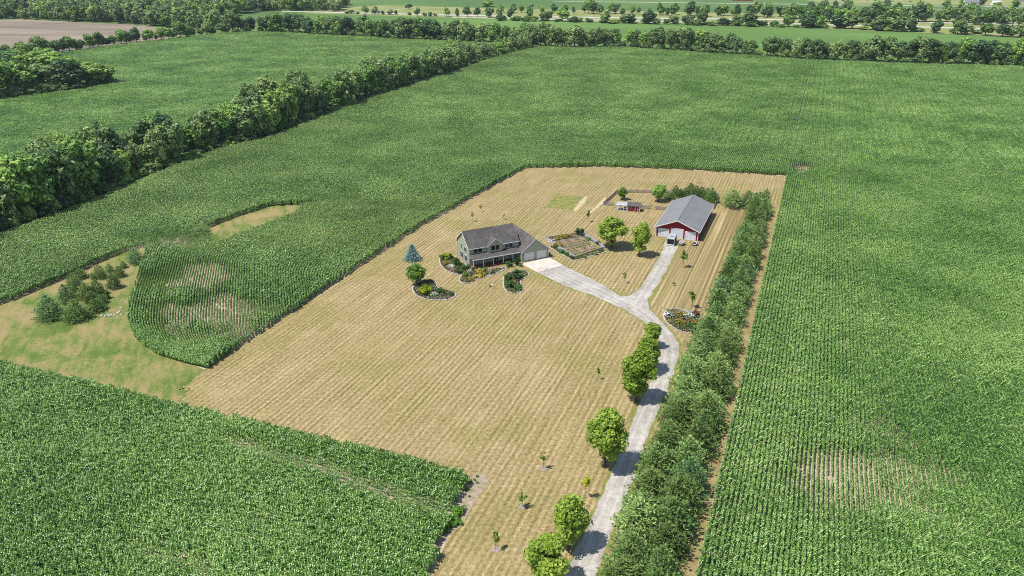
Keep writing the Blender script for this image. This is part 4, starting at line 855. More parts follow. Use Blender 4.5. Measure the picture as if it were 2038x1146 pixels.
def barn():
    O = G(1305, 469); e = empty('barn', (O[0], O[1], 0), R_(-22))
    tag(e, 'long red barn with low grey gable roof and three white doors', 'barn')
    Wd, L, ZE, ZR = 13., 27.6, 3.3, 6.0; k = (ZR-ZE)/(Wd/2)
    mb = MB(); body(mb, 0, Wd, 0, L, 0, ZE, ZR, 'y'); mb.build('wall', M['barnred'], e)
    oe, og = .55, .8; z0 = ZE-oe*k
    mb = MB(); gable_roof(mb, -oe, Wd+oe, -og, L+.5, z0+.03, ZR+.03, .12, 'y'); r = mb.build('roof', M['barnroof'], e)
    mb = MB(); gable_roof(mb, Wd/2-.22, Wd/2+.22, -og-.01, L+.51, ZR+.12-.22*k, ZR+.12+.04, .03, 'y'); mb.build('ridge_cap', M['ridgecap'], r)
    for xe in (-oe, Wd+oe):
        for y in (-og-.05, L+.5):
            mb = MB(); mb.hexa([(xe, y, z0-.16), (xe, y+.05, z0-.16), (Wd/2, y+.05, ZR-.16), (Wd/2, y, ZR-.16)], [(xe, y, z0+.16), (xe, y+.05, z0+.16), (Wd/2, y+.05, ZR+.16), (Wd/2, y, ZR+.16)]); mb.build('rake_board', M['trim'], e)
    for x0, x1 in ((-oe-.08, -oe), (Wd+oe, Wd+oe+.08)):
        mb = MB(); mb.box(x0, x1, -og, L+.5, z0-.12, z0+.14); mb.build('gutter', M['trim'], e)
    for x in (-.08, Wd-.14):
        for y in (-.08, L-.14):
            mb = MB(); mb.box(x, x+.22, y, y+.22, 0, ZE-.2); mb.build('corner_board', M['white'], e)
    for x0, x1, h in ((.85, 3.85, 2.6), (4.75, 8.25, 3.05), (9.15, 12.15, 2.6)):
        fr = MB(); fr.box(x0-.2, x0, -.09, 0, 0, h); fr.box(x1, x1+.2, -.09, 0, 0, h); fr.box(x0-.2, x1+.2, -.09, 0, h, h+.2); d = fr.build('overhead_door', M['white'], e)
        n = 5
        for q in range(n):
            b = MB(); zz = h/n; b.box(x0+.005, x1-.005, -.045, -.005, q*zz+.01, (q+1)*zz-.012)
            for c in range(4): w_ = (x1-x0)/4; b.box(x0+c*w_+.1, x0+(c+1)*w_-.1, -.06, -.045, q*zz+.1, (q+1)*zz-.1)
            b.build('panel', M['whitemetal'], d)
    for y in (6, 13, 20):
        window(e, 'x', y, y+1.1, 1.2, 2.2, 0, 2)
barn()
def coop():
    O = G(1180+990/14.33, 360+862/14.33); e = empty('chicken_coop', (O[0], O[1], 0), R_(-15)); tag(e, 'small red coop with grey gable roof and a white roofed open run', 'coop')
    mb = MB(); body(mb, 0, 4., 0, 2.6, .1, 2.1, 2.9); mb.build('wall', M['red2'], e)
    mb = MB(); gable_roof(mb, -.3, 4.3, -.3, 2.9, 1.98, 3.0, .1); mb.build('roof', M['shingle'], e)
    mb = MB(); mb.box(-.02, 4.02, -.02, 2.62, -.05, .1); mb.build('floor', M['found'], e)
    for x in (-.05, 3.88):
        mb = MB(); mb.box(x, x+.17, -.05, .1, .1, 2.1); mb.build('corner_board', M['white'], e)
    mb = MB(); mb.box(2.45, 2.6, -.06, 0, .1, 1.95); mb.box(3.35, 3.5, -.06, 0, .1, 1.95); mb.box(2.45, 3.5, -.06, 0, 1.95, 2.08); d = mb.build('door', M['white'], e)
    b = MB(); b.box(2.6, 3.35, -.03, -.004, .1, 1.95); b.build('panel', M['dark'], d)
    window(e, 'y', .7, 1.3, 1.3, 1.8, 0, 1)
    window(e, 'x', 1.0, 1.6, 1.2, 1.7, 4., 1, 1)
    # run
    mb = MB(); mb.hexa([(-4.1, -.3, 1.95), (-.32, -.3, 1.95), (-.32, 2.7, 2.25), (-4.1, 2.7, 2.25)], [(-4.1, -.3, 2.0), (-.32, -.3, 2.0), (-.32, 2.7, 2.3), (-4.1, 2.7, 2.3)]); mb.build('run_roof', M['trailer_roof'], e)
    for x in (-3.9, -2.6, -1.4, -.4):
        for y in (0, 2.4):
            mb = MB(); mb.box(x-.06, x+.06, y-.06, y+.06, 0, 1.93 if y == 0 else 2.17); mb.build('run_post', M['whitefence'], e)
    for y in (0, 2.4):
        for z in (.12, 1.0):
            mb = MB(); mb.box(-3.9, -.4, y-.03, y+.03, z-.06, z+.06); mb.build('run_rail', M['whitefence'], e)
    mb = MB(); mb.beam((-3.85, -.02, .2), (-2.65, -.02, 1.85), .06, .08); mb.build('brace', M['whitefence'], e)
    tag(MB().box(-1.3, -.7, .5, 1.1, .0, 1.1).box(-1.4, -.6, .4, 1.2, 1.1, 1.18).build('feed_bin', M['fl_orange']), 'orange feed bin under the coop run roof', 'bin').location = (O[0], O[1], 0)
    bpy.data.objects['feed_bin'].rotation_euler = (0, 0, R_(-15))
coop()

# ---------------------------------------------------------------- fences
def fence(name, P, label, mat, h=1.3, step=2.4, rails=(.35, .75, 1.15), wire=True, post=.07, pickets=False):
    e = empty(name, (P[0][0], P[0][1], 0)); ox, oy = P[0]; tag(e, label, 'fence')
    pm = MB().box(-post, post, -post, post, -.05, h).mesh('post'); pm.materials.append(M[mat])
    for a, b in zip(P, P[1:]):
        L = math.dist(a, b); n = max(1, round(L/step)); ang = math.atan2(b[1]-a[1], b[0]-a[0]); l = L/n-2*post
        rm = MB().box(post, post+l, -.03, .03, -.06, .06).mesh('rail'); rm.materials.append(M[mat])
        wm = MB().box(post, post+l, -.008, .008, .1, rails[-1]-.07).mesh('wire_panel') if wire else None
        if wm: wm.materials.append(WIREM)
        if pickets:
            k = MB(); c = int(l/.16)
            for i in range(c): k.box(post+.03+i*.16, post+.03+i*.16+.09, -.055, -.035, .06, h-.06)
            wm = k.mesh('picket_panel'); wm.materials.append(M[mat])
        for i in range(n+1):
            x, y = a[0]+(b[0]-a[0])*i/n-ox, a[1]+(b[1]-a[1])*i/n-oy
            if i < n or b == P[-1]:
                o = link(bpy.data.objects.new('post', pm), e); o.location = (x, y, 0); o.rotation_euler[2] = ang
            if i < n:
                for z in rails:
                    o = link(bpy.data.objects.new('rail', rm), e); o.location = (x, y, z); o.rotation_euler[2] = ang
                if wm: o = link(bpy.data.objects.new(wm.name.split('.')[0], wm), e); o.location = (x, y, 0); o.rotation_euler[2] = ang
    return e
def wiremat():
    t = NT('fence_wire'); tc = t.n('ShaderNodeTexCoord'); w = []
    for d in ('X', 'Z'):
        s = t.n('ShaderNodeTexWave', bands_direction=d); t.l(tc.outputs['Object'], s.inputs[0]); s.inputs['Scale'].default_value = 3.2; w.append(t.math('GREATER_THAN', s.outputs['Fac'], .8))
    a = t.math('MAXIMUM', w[0], w[1]); p = t.n('ShaderNodeBsdfPrincipled'); p.inputs['Base Color'].default_value = lin((128, 122, 122)); p.inputs['Roughness'].default_value = .6
    tr = t.n('ShaderNodeBsdfTransparent'); x = t.n('ShaderNodeMixShader'); t.l(a, x.inputs[0]); t.l(tr.outputs[0], x.inputs[1]); t.l(p.outputs[0], x.inputs[2]); t.l(x.outputs[0], t.out.inputs[0]); return t.m
WIREM = wiremat()
ya, yb, yc, yd, ye = (32.2, 254.), (39., 269.1), (56., 268.2), (75.2, 263.4), (69.8, 249.5)
fence('yard_fence', [(35.6, 252.9), ya, yb, yc, yd, ye], 'weathered rail and wire fence round the yard behind the barn', 'greywood')
fence('yard_fence', [(44.6, 250.4), (47.6, 249.7)], 'short weathered fence length between the coop and the gate', 'greywood')
fence('yard_fence', [(49.9, 249.1), (54.2, 248.0)], 'short weathered fence length between the gate and the barn wall', 'greywood')
g = empty('yard_gate', (47.75, 249.66, 0), math.atan2(-.56, 2.0)); tag(g, 'dark framed gate in the yard fence beside the coop', 'gate')
for nm, b in (('frame', (0, .07, -.03, .03, .1, 1.35)), ('frame', (1.93, 2.0, -.03, .03, .1, 1.35)), ('frame', (.07, 1.93, -.03, .03, .1, .17)), ('frame', (.07, 1.93, -.03, .03, 1.28, 1.35)), ('rail', (.07, 1.93, -.02, .02, .7, .76))): MB().box(*b).build(nm, M['dark'], g)
# vegetable garden
gA, gB, gC, gD = G(1088, 478), G(1161, 467.5), G(1201, 496), G(1143, 515.5)
fence('garden_fence', [gD, gA], 'white picket fence of the garden on the side facing the garage', 'whitefence', 1.1, 2., (.3, .9), False, .06, True)
fence('garden_fence', [(gA[0]-.1, gA[1]+.25), (gB[0]-.1, gB[1]+.25)], 'weathered fence along the back of the vegetable garden', 'greywood', 1.1, 2.2, (.3, .65, .95), True, .06)
fence('garden_fence', [(gB[0]+.3, gB[1]), (gC[0]+.3, gC[1])], 'white picket fence of the garden under the large maple', 'whitefence', 1.1, 2., (.3, .9), False, .06, True)
fence('garden_fence', [(gC[0], gC[1]-.3), (gD[0]+.3, gD[1]-.1)], 'weathered fence along the lawn side of the vegetable garden', 'greywood', 1.0, 2.2, (.3, .65, .9), True, .06)
sheet('garden_path', [gA, gB, gC, gD], .022, M['verge'])
def lerp2(s, t):
    x = (gA[0]*(1-s)+gB[0]*s)*(1-t)+(gD[0]*(1-s)+gC[0]*s)*t; y = (gA[1]*(1-s)+gB[1]*s)*(1-t)+(gD[1]*(1-s)+gC[1]*s)*t; return x, y
for i in range(6):
    for j in range(3):
        s0, t0 = .13+i*.128, .13+j*.26; q = [lerp2(s0, t0), lerp2(s0+.088, t0), lerp2(s0+.088, t0+.21), lerp2(s0, t0+.21)]; c = (sum(p[0] for p in q)/4, sum(p[1] for p in q)/4)
        e = empty('raised_bed', (c[0], c[1], 0)); tag(e, 'low soil bed in the fenced vegetable garden', 'garden bed', 'soil beds of the vegetable garden')
        mb = MB(); prism(mb, [((p[0]-c[0]), (p[1]-c[1])) for p in q], 0, .2); mb.build('bed_frame', M['bedwood'], e)
        mb = MB(); prism(mb, [((p[0]-c[0])*.9, (p[1]-c[1])*.9) for p in q], .2, .24); mb.build('soil', M['bedwood'], e)
        if rnd.random() < .6:
            n = 60; P = np.stack([rng.uniform(-.35, .35, n), rng.uniform(-.35, .35, n), rng.uniform(.25, .5, n)], 1); ax = unit(np.array([q[3][0]-q[0][0], q[3][1]-q[0][1], 0])[None])[0]; P[:, :2] += (rng.uniform(-1.2, 1.2, n)[:, None]*ax[:2])
            d = unit(rng.normal(size=(n, 3))+[0, 0, 1]); t = unit(np.cross(d, rng.normal(size=(n, 3)))); o = link(bpy.data.objects.new('vegetable_leaves', cards('vegetable_leaves', P, t*.12, np.cross(d, t)*.09, M['fl_green'])), e); o['kind'] = 'stuff'
# ---------------------------------------------------------------- flower beds
def offset_in(P, a):
    c = (sum(p[0] for p in P)/len(P), sum(p[1] for p in P)/len(P)); out = []
    for p in P:
        d = math.dist(p, c); out.append((p[0]+(c[0]-p[0])*a/d, p[1]+(c[1]-p[1])*a/d))
    return out
def bed(P, label, cover, dens, soil='soilbed', hmax=.45, edge=1., skip=None):
    P = smooth(P, 2); c = (sum(p[0] for p in P)/len(P), sum(p[1] for p in P)/len(P)); Q = [(p[0]-c[0], p[1]-c[1]) for p in P]
    e = empty('flower_bed', (c[0], c[1], 0)); tag(e, label, 'flower bed')
    mb = MB(); prism(mb, Q, 0, .09); mb.build('soil', M[soil], e)
    mb = MB(); i = 0
    for (x, y, dx, dy) in along(Q+[Q[0]], .40, .15, 4):
        if skip and skip(x+c[0], y+c[1]): continue
        i += 1; mb.rock((x, y, .12), rnd.uniform(.16, .24)*edge, i)
    o = mb.build('stone_edging', M['stone'], e); o['kind'] = 'stuff'
    xs = np.array([p[0] for p in Q]); ys = np.array([p[1] for p in Q]); area = abs(sum(Q[i][0]*Q[(i+1) % len(Q)][1]-Q[(i+1) % len(Q)][0]*Q[i][1] for i in range(len(Q))))/2
    n = int(area*dens*7); x = rng.uniform(xs.min(), xs.max(), n*3); y = rng.uniform(ys.min(), ys.max(), n*3); k = inpoly(x, y, offset_in(Q, .25)); x, y = x[k][:n], y[k][:n]
    nz = VN(1.8, int(area*10)); keep = nz(x, y) > -.75; x, y = x[keep], y[keep]; n = len(x)
    h = hmax*(.55+.45*VN(1.1, 3)(x, y)); P3 = np.stack([x, y, .1+np.abs(h)*rng.uniform(.3, 1.1, n)], 1)
    d = unit(rng.normal(size=(n, 3))+[0, 0, .9]); t = unit(np.cross(d, rng.normal(size=(n, 3)))); s = rng.uniform(.06, .14, (n, 1))
    o = link(bpy.data.objects.new('border_plants', cards('border_plants', P3, t*s, np.cross(d, t)*s*.8, M[cover])), e); o['kind'] = 'stuff'
    return e
Z3 = lambda *p: GP(ZZ(p, 6.793, 780, 460))
bed(Z3((640, 375), (650, 450), (720, 530), (850, 580), (960, 592), (1040, 545), (1050, 500), (980, 445), (890, 385), (800, 330), (700, 330)), 'curved stone edged bed wrapping the sunlit gable end of the house', 'fl_green', 26)
bed(Z3((905, 655), (920, 690), (1000, 712), (1080, 705), (1140, 650), (1260, 615), (1400, 592), (1440, 550), (1560, 505), (1530, 490), (1330, 510), (1150, 535), (1060, 525), (960, 580)), 'winding stone edged bed in front of the porch', 'fl_mix', 26)
bed(Z3((1505, 640), (1510, 770), (1560, 825), (1660, 850), (1760, 820), (1780, 780), (1735, 690), (1745, 650), (1850, 610), (1845, 560), (1780, 530), (1650, 540), (1530, 580)), 'pear shaped stone edged bed with round shrubs on the front lawn near the garage', 'fl_green', 22, 'soilbed')
bed(Z3((270, 770), (300, 840), (370, 895), (500, 930), (650, 938), (780, 920), (870, 875), (850, 830), (740, 800), (615, 775), (595, 700), (560, 660), (440, 660), (330, 700)), 'bean shaped stone edged bed below the round headed tree', 'fl_mix', 22)
Z6 = lambda *p: GP(ZZ(p, 14.32, 1310, 600))
bed(Z6((150, 380), (170, 500), (260, 620), (420, 740), (560, 820), (740, 880), (980, 920), (1090, 880), (1150, 640), (1210, 470), (1190, 350), (950, 320), (640, 260), (330, 240), (200, 280)), 'half oval bed crowded with colourful flowers beside the drive', 'fl_mix', 34, 'soilbed', .6)
Zg = lambda *p: GP(ZZ(p, 8.152, 1070, 440))
bed(Zg((180, 420), (300, 495), (450, 572), (510, 605), (575, 645), (660, 632), (800, 592), (960, 545), (1130, 495), (1060, 470), (900, 530), (740, 575), (620, 612), (560, 575), (420, 490), (230, 400)), 'narrow stone edged border along the outside of the garden fence', 'fl_green', 24)
bed(Zg((150, 325), (330, 300), (620, 240), (760, 235), (900, 320), (1040, 410), (1060, 440), (1000, 415), (850, 330), (720, 258), (620, 262), (350, 325), (230, 352)), 'flowering border inside the back of the garden fence', 'fl_mix', 24)
fence('low_rail', [G(1333, 617), G(1377, 623.5)], 'low white rail fence along the back of the flowery half oval bed', 'whitefence', .9, 2.4, (.3, .72), False, .06)
fence('low_rail', [G(1394.5, 634), G(1387, 653)], 'low dark rail at the pine side of the flowery half oval bed', 'greywood', .9, 2.4, (.3, .72), False, .06)
def zs(fn, zx, zy): return fn((zx, zy))[0]
for fn, zx, zy, w, h, mat, lab, kind, fl in [
    (Z3, 745, 375, 3.4, 1.6, 'shrub_olive', 'wide olive green hedge shrub at the back corner of the gable bed', 'shrub', None),
    (Z3, 680, 385, 1.8, 1.4, 'shrub', 'green shrub at the outer end of the gable bed', 'shrub', None),
    (Z3, 870, 470, 2.2, 2.4, 'shrub', 'tall leafy shrub against the gable wall between the windows', 'shrub', None),
    (Z3, 735, 465, 1.6, 1.1, 'shrub', 'orange flowering clump in the gable bed', 'shrub', 'fl_orange'),
    (Z3, 800, 500, 1.8, .9, 'shrub', 'white flowering clump in the middle of the gable bed', 'shrub', 'fl_white'),
    (Z3, 830, 545, 1.4, .7, 'shrub_dark', 'pale pink flowering clump at the stone edge of the gable bed', 'shrub', 'fl_pink'),
    (Z3, 905, 570, 2.2, 1.9, 'shrub_dark', 'dark dense shrub at the front tip of the gable bed', 'shrub', None),
    (Z3, 985, 525, 1.8, 1.4, 'shrub_dark', 'dark shrub at the house corner beside the porch end', 'shrub', None),
    (Z3, 1035, 515, 1.2, 1.6, 'shrub', 'upright green shrub at the porch end', 'shrub', None),
    (Z3, 1185, 615, 2.6, 2.3, 'shrub_gold', 'golden yellow cone shaped shrub in front of the porch', 'conebush', None),
    (Z3, 1105, 560, 1.0, 1.7, 'shrub_dark', 'narrow dark shrub beside the golden shrub', 'shrub', None),
    (Z3, 1000, 615, 1.8, 1.2, 'shrub', 'grey green shrub at the rounded end of the porch bed', 'shrub', None),
    (Z3, 1065, 670, 1.6, .9, 'shrub', 'orange flecked shrub inside the rounded end of the porch bed', 'shrub', 'fl_orange'),
    (Z3, 1270, 530, 1.6, .9, 'shrub', 'low green shrub along the porch floor', 'shrub', None),
    (Z3, 1340, 560, 1.6, 1.0, 'shrub', 'pink flowering clump in front of the porch steps', 'shrub', 'fl_pink'),
    (Z3, 1580, 480, 2.4, 1.5, 'shrub', 'green shrub at the end of the porch near the garage', 'shrub', None),
    (Z3, 1680, 450, 2.6, 1.8, 'shrub_dark', 'broad dark green shrub in the corner of porch and garage', 'shrub', None),
    (Z3, 1740, 475, 1.2, .8, 'shrub', 'small shrub at the garage corner beside the concrete', 'shrub', None),
    (Z3, 1690, 640, 3.6, 2.3, 'shrub_dark', 'largest dark green shrub in the pear shaped bed', 'shrub', None),
    (Z3, 1595, 765, 3.1, 2.0, 'shrub_dark', 'dark round shrub in the lower half of the pear shaped bed', 'shrub', None),
    (Z3, 1565, 655, 2.4, 1.3, 'shrub', 'mid green shrub in the narrow waist of the pear shaped bed', 'shrub', None),
    (Z3, 1710, 795, 2.2, 1.2, 'shrub', 'bright green low shrub at the lower edge of the pear shaped bed', 'shrub', None),
    (Z3, 1700, 690, 1.2, .7, 'shrub_red', 'reddish low shrub between the dark shrubs', 'shrub', None),
    (Z3, 470, 850, 4.2, 2.0, 'shrub_olive', 'wide olive green shrub filling the bean shaped bed', 'shrub', None),
    (Z3, 660, 840, 2.2, 1.5, 'shrub', 'rounded green shrub in the middle of the bean shaped bed', 'shrub', None),
    (Z3, 800, 870, 1.6, .9, 'shrub_dark', 'low dark shrub at the tip of the bean shaped bed', 'shrub', None),
    (Z3, 570, 875, 1.6, .7, 'shrub', 'white flowering clump in the bean shaped bed', 'shrub', 'fl_white'),
    (Z3, 520, 690, 1.2, .9, 'shrub_dark', 'dark small shrub beside the round headed trunk', 'shrub', None),
    (Zg, 325, 312, 1.5, 1.0, 'shrub', 'orange flowering clump along the back garden fence near the garage', 'shrub', 'fl_orange'),
    (Zg, 420, 285, 2.0, 1.1, 'shrub', 'largest orange flowering clump along the back garden fence', 'shrub', 'fl_orange'),
    (Zg, 515, 270, 1.8, 1.0, 'shrub', 'orange flowering clump beside the corner bush of the garden', 'shrub', 'fl_orange'),
    (Zg, 685, 235, 3.2, 2.0, 'shrub_dark', 'dark round bush at the far corner of the garden fence', 'shrub', None),
    (Zg, 300, 425, 2.1, 1.3, 'shrub', 'orange flowering clump on the picket fence facing the garage', 'shrub', 'fl_orange'),
    (Zg, 370, 425, 1.3, 1.0, 'shrub', 'small orange flowering clump inside the picket fence', 'shrub', 'fl_orange'),
    (Zg, 390, 515, 3.0, .9, 'shrub', 'long grey green plant mass outside the picket fence', 'shrub', None),
    (Zg, 480, 555, 1.8, .9, 'shrub', 'green clump outside the picket fence near its corner', 'shrub', None),
    (Zg, 555, 610, 2.0, .9, 'shrub_dark', 'dark clump at the lawn corner of the garden', 'shrub', None),
    (Zg, 750, 595, 1.6, .8, 'shrub', 'yellow green clump on the lawn side of the garden border', 'shrub', None),
    (Zg, 930, 545, 1.5, .7, 'shrub_olive', 'olive clump on the lawn side of the garden border', 'shrub', None),
    (Zg, 1030, 500, 1.3, .7, 'shrub_dark', 'dark clump on the garden border near the large maple', 'shrub', None),
    (Zg, 830, 310, 1.8, .9, 'shrub', 'green clump inside the white fence under the large maple', 'shrub', None),
    (Zg, 970, 380, 1.8, 1.0, 'shrub_dark', 'dark green clump inside the white fence near the maple trunk', 'shrub', None),
    (Z6, 300, 440, 2.2, 1.0, 'shrub_dark', 'dark shrub with white blossom at the blunt end of the flowery bed', 'shrub', 'fl_white'),
    (Z6, 640, 420, 2.0, .9, 'shrub', 'yellow orange flowering clump at the back of the flowery bed', 'shrub', 'fl_orange'),
    (Z6, 620, 650, 2.0, 1.0, 'shrub', 'orange flowering clump in the middle of the flowery bed', 'shrub', 'fl_orange'),
    (Z6, 860, 430, 2.4, .8, 'shrub', 'white flowering mass in the middle of the flowery bed', 'shrub', 'fl_white'),
    (Z6, 1090, 660, 1.6, .9, 'shrub', 'orange flowering clump by the dark rail of the flowery bed', 'shrub', 'fl_orange'),
    (Z6, 1080, 420, 2.4, 1.2, 'shrub_red', 'reddish brown shrub in the pine corner of the flowery bed', 'shrub', None),
    (Z6, 920, 740, 2.4, .9, 'shrub', 'low green shrub along the drive side of the flowery bed', 'shrub', None),
    (Z6, 700, 790, 1.8, .6, 'shrub_dark', 'low dark shrub at the stone edge of the flowery bed', 'shrub', None),
    (Z6, 340, 580, 1.3, .6, 'shrub_olive', 'small olive shrub near the blunt end of the flowery bed', 'shrub', None)]:
    shrub(zs(fn, zx, zy), h*1.12, w*1.22, mat, lab, kind, fl, z=.08)
for i in range(10):
    px, py = 925+rnd.uniform(0, 50), 945+rnd.uniform(0, 45)
    if inpoly([G(px, py)[0]], [G(px, py)[1]], GP([(922, 988), (938, 942), (980, 948), (940, 1003)]))[0]: shrub(G(px, py), rnd.uniform(.25, .5), rnd.uniform(.6, 1.2), 'shrub', 'low weed tuft on the bare soil at the front corn corner', 'shrub', None, 'weeds on the bare corn corner', 'weed', .02, 'weed_clump')
for i in range(7):
    px, py = 890+rnd.uniform(0, 38), 1020+i*7; px = 925-(py-985)*.45+rnd.uniform(-9, 6)
    shrub(G(px, py), rnd.uniform(.8, 1.3), rnd.uniform(2, 3), 'shrub', 'bright green weed clump at the edge of the front corn block', 'shrub', None, 'weeds beside the front corn', 'weed', .02, 'weed_clump')

# ---------------------------------------------------------------- vehicles and equipment
def wheel(parent, x, y, r, w, z=None):
    z = r if z is None else z; mb = MB(); n = 14; prof = [(-w/2, r*.8), (-w/2, r*.95), (-w*.3, r), (w*.3, r), (w/2, r*.95), (w/2, r*.8)]
    v = [(x+a, y+b*math.cos(6.2832*k/n), z+b*math.sin(6.2832*k/n)) for k in range(n) for a, b in prof]; f = [(k*6+i, k*6+i+1, ((k+1) % n)*6+i+1, ((k+1) % n)*6+i) for k in range(n) for i in range(5)]
    f += [tuple(k*6 for k in range(n)), tuple(k*6+5 for k in reversed(range(n)))]
    o = MB().add(v, f).build('wheel', M['black'], parent); MB().tube([(x-w*.52, y, z), (x+w*.52, y, z)], [r*.55, r*.55], 10).build('rim', M['white'], o)
def trailer():
    O = G(1334, 489); e = empty('box_trailer', (O[0], O[1], .024), R_(-20)); tag(e, 'boxy trailer with pale roof and dark open back parked before the barn', 'trailer')
    L, w, z0, z1 = 4.6, 1.12, .42, 2.25
    mb = MB(); mb.box(-w, -w+.06, 0, L, z0, z1); mb.build('side_wall', M['dark'], e); mb = MB(); mb.box(w-.06, w, 0, L, z0, z1); mb.build('side_wall', M['dark'], e)
    mb = MB(); mb.box(-w+.06, w-.06, L-.06, L, z0, z1); mb.build('front_wall', M['dark'], e)
    mb = MB(); mb.box(-w, w, 0, L, z0-.1, z0); mb.build('floor', M['grey'], e)
    mb = MB(); mb.hexa([(-w-.04, -.1, z1), (w+.04, -.1, z1), (w+.04, L+.05, z1), (-w-.04, L+.05, z1)], [(-w+.1, 0, z1+.14), (w-.1, 0, z1+.14), (w-.1, L-.1, z1+.14), (-w+.1, L-.1, z1+.14)]); r = mb.build('roof', M['trailer_roof'], e)
    b = MB(); b.box(-.35, .35, 1.2, 1.9, z1+.14, z1+.26); b.build('roof_vent', M['grey'], r)
    for x0, x1, a, b_ in ((-w-.02, -w+.12, z0-.1, z1), (w-.12, w+.02, z0-.1, z1)): MB().box(x0, x1, -.06, .04, a, b_).build('rear_frame', M['trailer_roof'], e)
    MB().box(-w+.12, w-.12, -.06, .04, z1-.16, z1-.01).build('rear_frame', M['white'], e); MB().box(-w-.02, w+.02, -.14, -.06, z0-.25, z0+.05).build('bumper', M['white'], e)
    MB().box(-w+.12, w-.12, .05, .12, z0, z1-.16).build('rear_shade_panel', M['dark'], e)  # dark slab across the open back, its colour standing in for the shade inside
    for y in (2.0, 2.85):
        for x in (-w-.02, w+.02): wheel(e, x, y, .36, .22)
    MB().beam((-.5, L, z0-.05), (0, L+1.1, z0-.02), .1, .1).build('drawbar', M['grey'], e); MB().beam((.5, L, z0-.05), (.06, L+1.05, z0-.02), .1, .1).build('drawbar', M['grey'], e)
    MB().tube([(0, L+.95, .0), (0, L+.95, .7)], [.05, .05], 8).build('jack', M['grey'], e)
trailer()
def cart():
    O = G(1357, 487.5); e = empty('utility_cart', (O[0], O[1], .014), R_(-38)); tag(e, 'small pale tipping cart with dark wheels beside the box trailer', 'cart')
    mb = MB(); mb.hexa([(-.5, -.9, .5), (.5, -.9, .5), (.5, .9, .5), (-.5, .9, .5)], [(-.62, -1.1, 1.05), (.62, -1.1, 1.05), (.62, 1.1, 1.05), (-.62, 1.1, 1.05)]); t = mb.build('tub', M['whitemetal'], e)
    MB().box(-.5, .5, -.95, .95, 1.052, 1.08).build('load', M['greywood'], t)
    MB().box(-.08, .08, -.9, 1.6, .4, .5).build('frame', M['grey'], e)
    for x in (-.68, .68): wheel(e, x, -.2, .34, .2)
    MB().beam((0, 1.5, .42), (0, 2.3, .25), .08, .08).build('drawbar', M['grey'], e); MB().tube([(0, 2.2, 0), (0, 2.2, .4)], [.04, .04], 6).build('stand', M['grey'], e)
cart()
def mower():
    O = G(1383, 488); e = empty('riding_mower', (O[0], O[1], .014), R_(-25)); tag(e, 'white riding mower with dark seat and wheels at the barn corner', 'mower')
    MB().hexa([(-.42, .1, .45), (.42, .1, .45), (.38, 1.3, .45), (-.38, 1.3, .45)], [(-.36, .15, .95), (.36, .15, .95), (.3, 1.15, .85), (-.3, 1.15, .85)]).build('hood', M['white'], e)
    MB().box(-.45, .45, -.8, .1, .4, .6).build('body', M['white'], e); MB().box(-.3, .3, -.6, -.15, .62, .78).box(-.3, .3, -.72, -.58, .7, 1.2).build('seat', M['black'], e)
    MB().box(-.75, .75, -.1, .6, .12, .3).build('mowing_deck', M['black'], e); MB().tube([(0, .15, .9), (0, -.02, 1.12)], [.03, .03], 6).tube([(-.18, -.03, 1.13), (.18, -.03, 1.13)], [.03, .03], 6).build('steering_wheel', M['black'], e)
    for x in (-.5, .5): wheel(e, x, -.5, .36, .26); wheel(e, x*.85, 1.0, .24, .18)
mower()
# little things on the lawn
for (px, py, r, lab) in [(981.5, 560.5, .3, 'pale stone ornament on the lawn nearest the porch bed'), (980, 569, .42, 'larger pale stone on the lawn beside a grass tuft')]:
    o = MB().rock((0, 0, 0), r, int(px)).build('stone', M['stone']); o.location = (*G(px, py), r*.4); tag(o, lab, 'stone')
shrub(G(976, 570), .4, 1.0, 'shrub_dark', 'dark grass tuft beside the larger lawn stone', z=.01)
# far side: lorry on the highway, houses and cars beyond
def lorry():
    O = G(748, 26.6); e = empty('lorry', (O[0], O[1], .045), R_(-10)); tag(e, 'white and blue lorry on the far highway', 'lorry')
    MB().box(-7, 3, -1.3, 1.3, 1.1, 4).build('cargo_box', M['white'], e); MB().box(-7.01, -2.5, -1.34, -1.31, 1.6, 3.9).build('side_panel', M['blue'], e)
    c = MB().hexa([(3.4, -1.25, .6), (6, -1.25, .6), (6, 1.25, .6), (3.4, 1.25, .6)], [(3.4, -1.2, 3.4), (5.3, -1.2, 3.4), (5.3, 1.2, 3.4), (3.4, 1.2, 3.4)]).build('cab', M['blue'], e); MB().box(5.62, 5.72, -1., 1., 2., 2.9).build('windscreen', M['glass'], c)
    MB().box(-7, 5.8, -1., 1., .6, 1.).build('chassis', M['black'], e)
    for x in (-6, -4.7, 4.4):
        for y in (-1.1, 1.1):
            o = MB().tube([(x, y-.15, .52), (x, y+.15, .52)], [.52, .52], 12).build('wheel', M['black'], e)
lorry()
def farhouse(px, py, L, D, h, wm, rm, lab, rz=-8):
    O = G(px, py); e = empty('far_house', (O[0], O[1], .04), R_(rz)); tag(e, lab, 'house')
    body(MB(), -L/2, L/2, 0, D, 0, h, h+D*.3).build('wall', M[wm], e); gable_roof(MB(), -L/2-.5, L/2+.5, -.6, D+.6, h-.3, h+D*.3+.05, .25).build('roof', M[rm], e)
    for i in range(int(L/4)):
        x = -L/2+2+i*4; window(e, 'y', x-.7, x+.7, 1., 2.4, 0)
    return e
farhouse(1936, 9, 24, 12, 4, 'white', 'barnroof', 'pale house with wide grey roof beyond the highway woods')
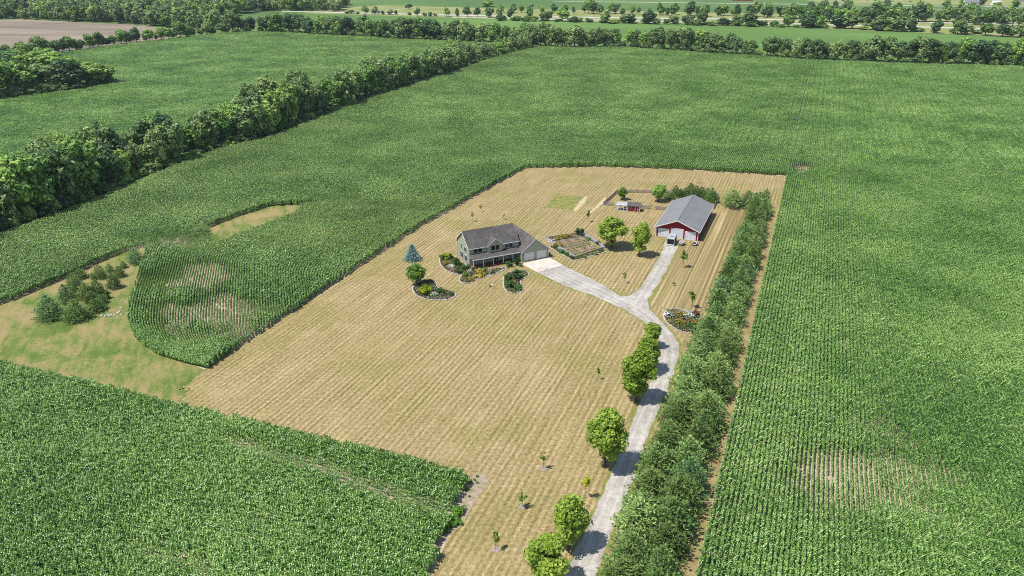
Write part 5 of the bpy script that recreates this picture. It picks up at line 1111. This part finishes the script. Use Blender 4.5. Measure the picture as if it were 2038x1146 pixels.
farhouse(1984, 10, 13, 9, 3.5, 'white', 'whitemetal', 'small white gabled house beyond the highway woods')
farhouse(1478, 1.4, 34, 10, 3.5, 'barnred', 'reddoor', 'long low red shed on the skyline of the far fields')
farhouse(2034, 5, 16, 10, 4, 'white', 'barnroof', 'pale house at the end of the far lane')
CC = [('white', 'white'), ('whitemetal', 'silver'), ('dark', 'dark'), ('blue', 'blue'), ('white', 'white'), ('fl_orange', 'orange')]
for i, (px, py) in enumerate([(1648, 1.5), (1663, 1.2), (1678, 1.8), (1690, 1.1), (1726, 3.), (1742, 1.4), (1752, 2.0), (1762, 1.5), (1770, 2.9), (1776, 3.2), (1800, 3.4), (1812, 3.8)]):
    O = G(px, py); m, cn = CC[i % 6]; e = empty('parked_car', (O[0], O[1], .04), rnd.uniform(-.3, .3)); tag(e, '%s vehicle parked in the yard beyond the highway woods' % cn, 'car', 'vehicles parked beyond the highway')
    MB().hexa([(-2.2, -.9, .35), (2.2, -.9, .35), (2.2, .9, .35), (-2.2, .9, .35)], [(-2.2, -.88, 1.), (2.1, -.88, .9), (2.1, .88, .9), (-2.2, .88, 1.)]).build('body', M[m], e)
    MB().hexa([(-1.8, -.84, 1.), (1., -.84, .98), (1., .84, .98), (-1.8, .84, 1.)], [(-1.3, -.7, 1.55), (.4, -.7, 1.55), (.4, .7, 1.55), (-1.3, .7, 1.55)]).build('cabin', M['glass'], e)
    for x in (-1.4, 1.4):
        for y in (-.8, .8): MB().tube([(x, y-.1, .33), (x, y+.1, .33)], [.33, .33], 10).build('wheel', M['black'], e)


# ---------------------------------------------------------------- air
hz_ = MB().box(-2600, 2600, -140, 3200, -1, 86).build('haze', NT('haze_air').m); hz_['kind'] = 'stuff'
nt = hz_.data.materials[0].node_tree; vo = nt.nodes.new('ShaderNodeVolumePrincipled'); vo.inputs['Color'].default_value = (.82, .9, 1, 1); vo.inputs['Density'].default_value = .00004; vo.inputs['Anisotropy'].default_value = .2
nt.links.new(vo.outputs[0], [n for n in nt.nodes if n.type == 'OUTPUT_MATERIAL'][0].inputs['Volume'])
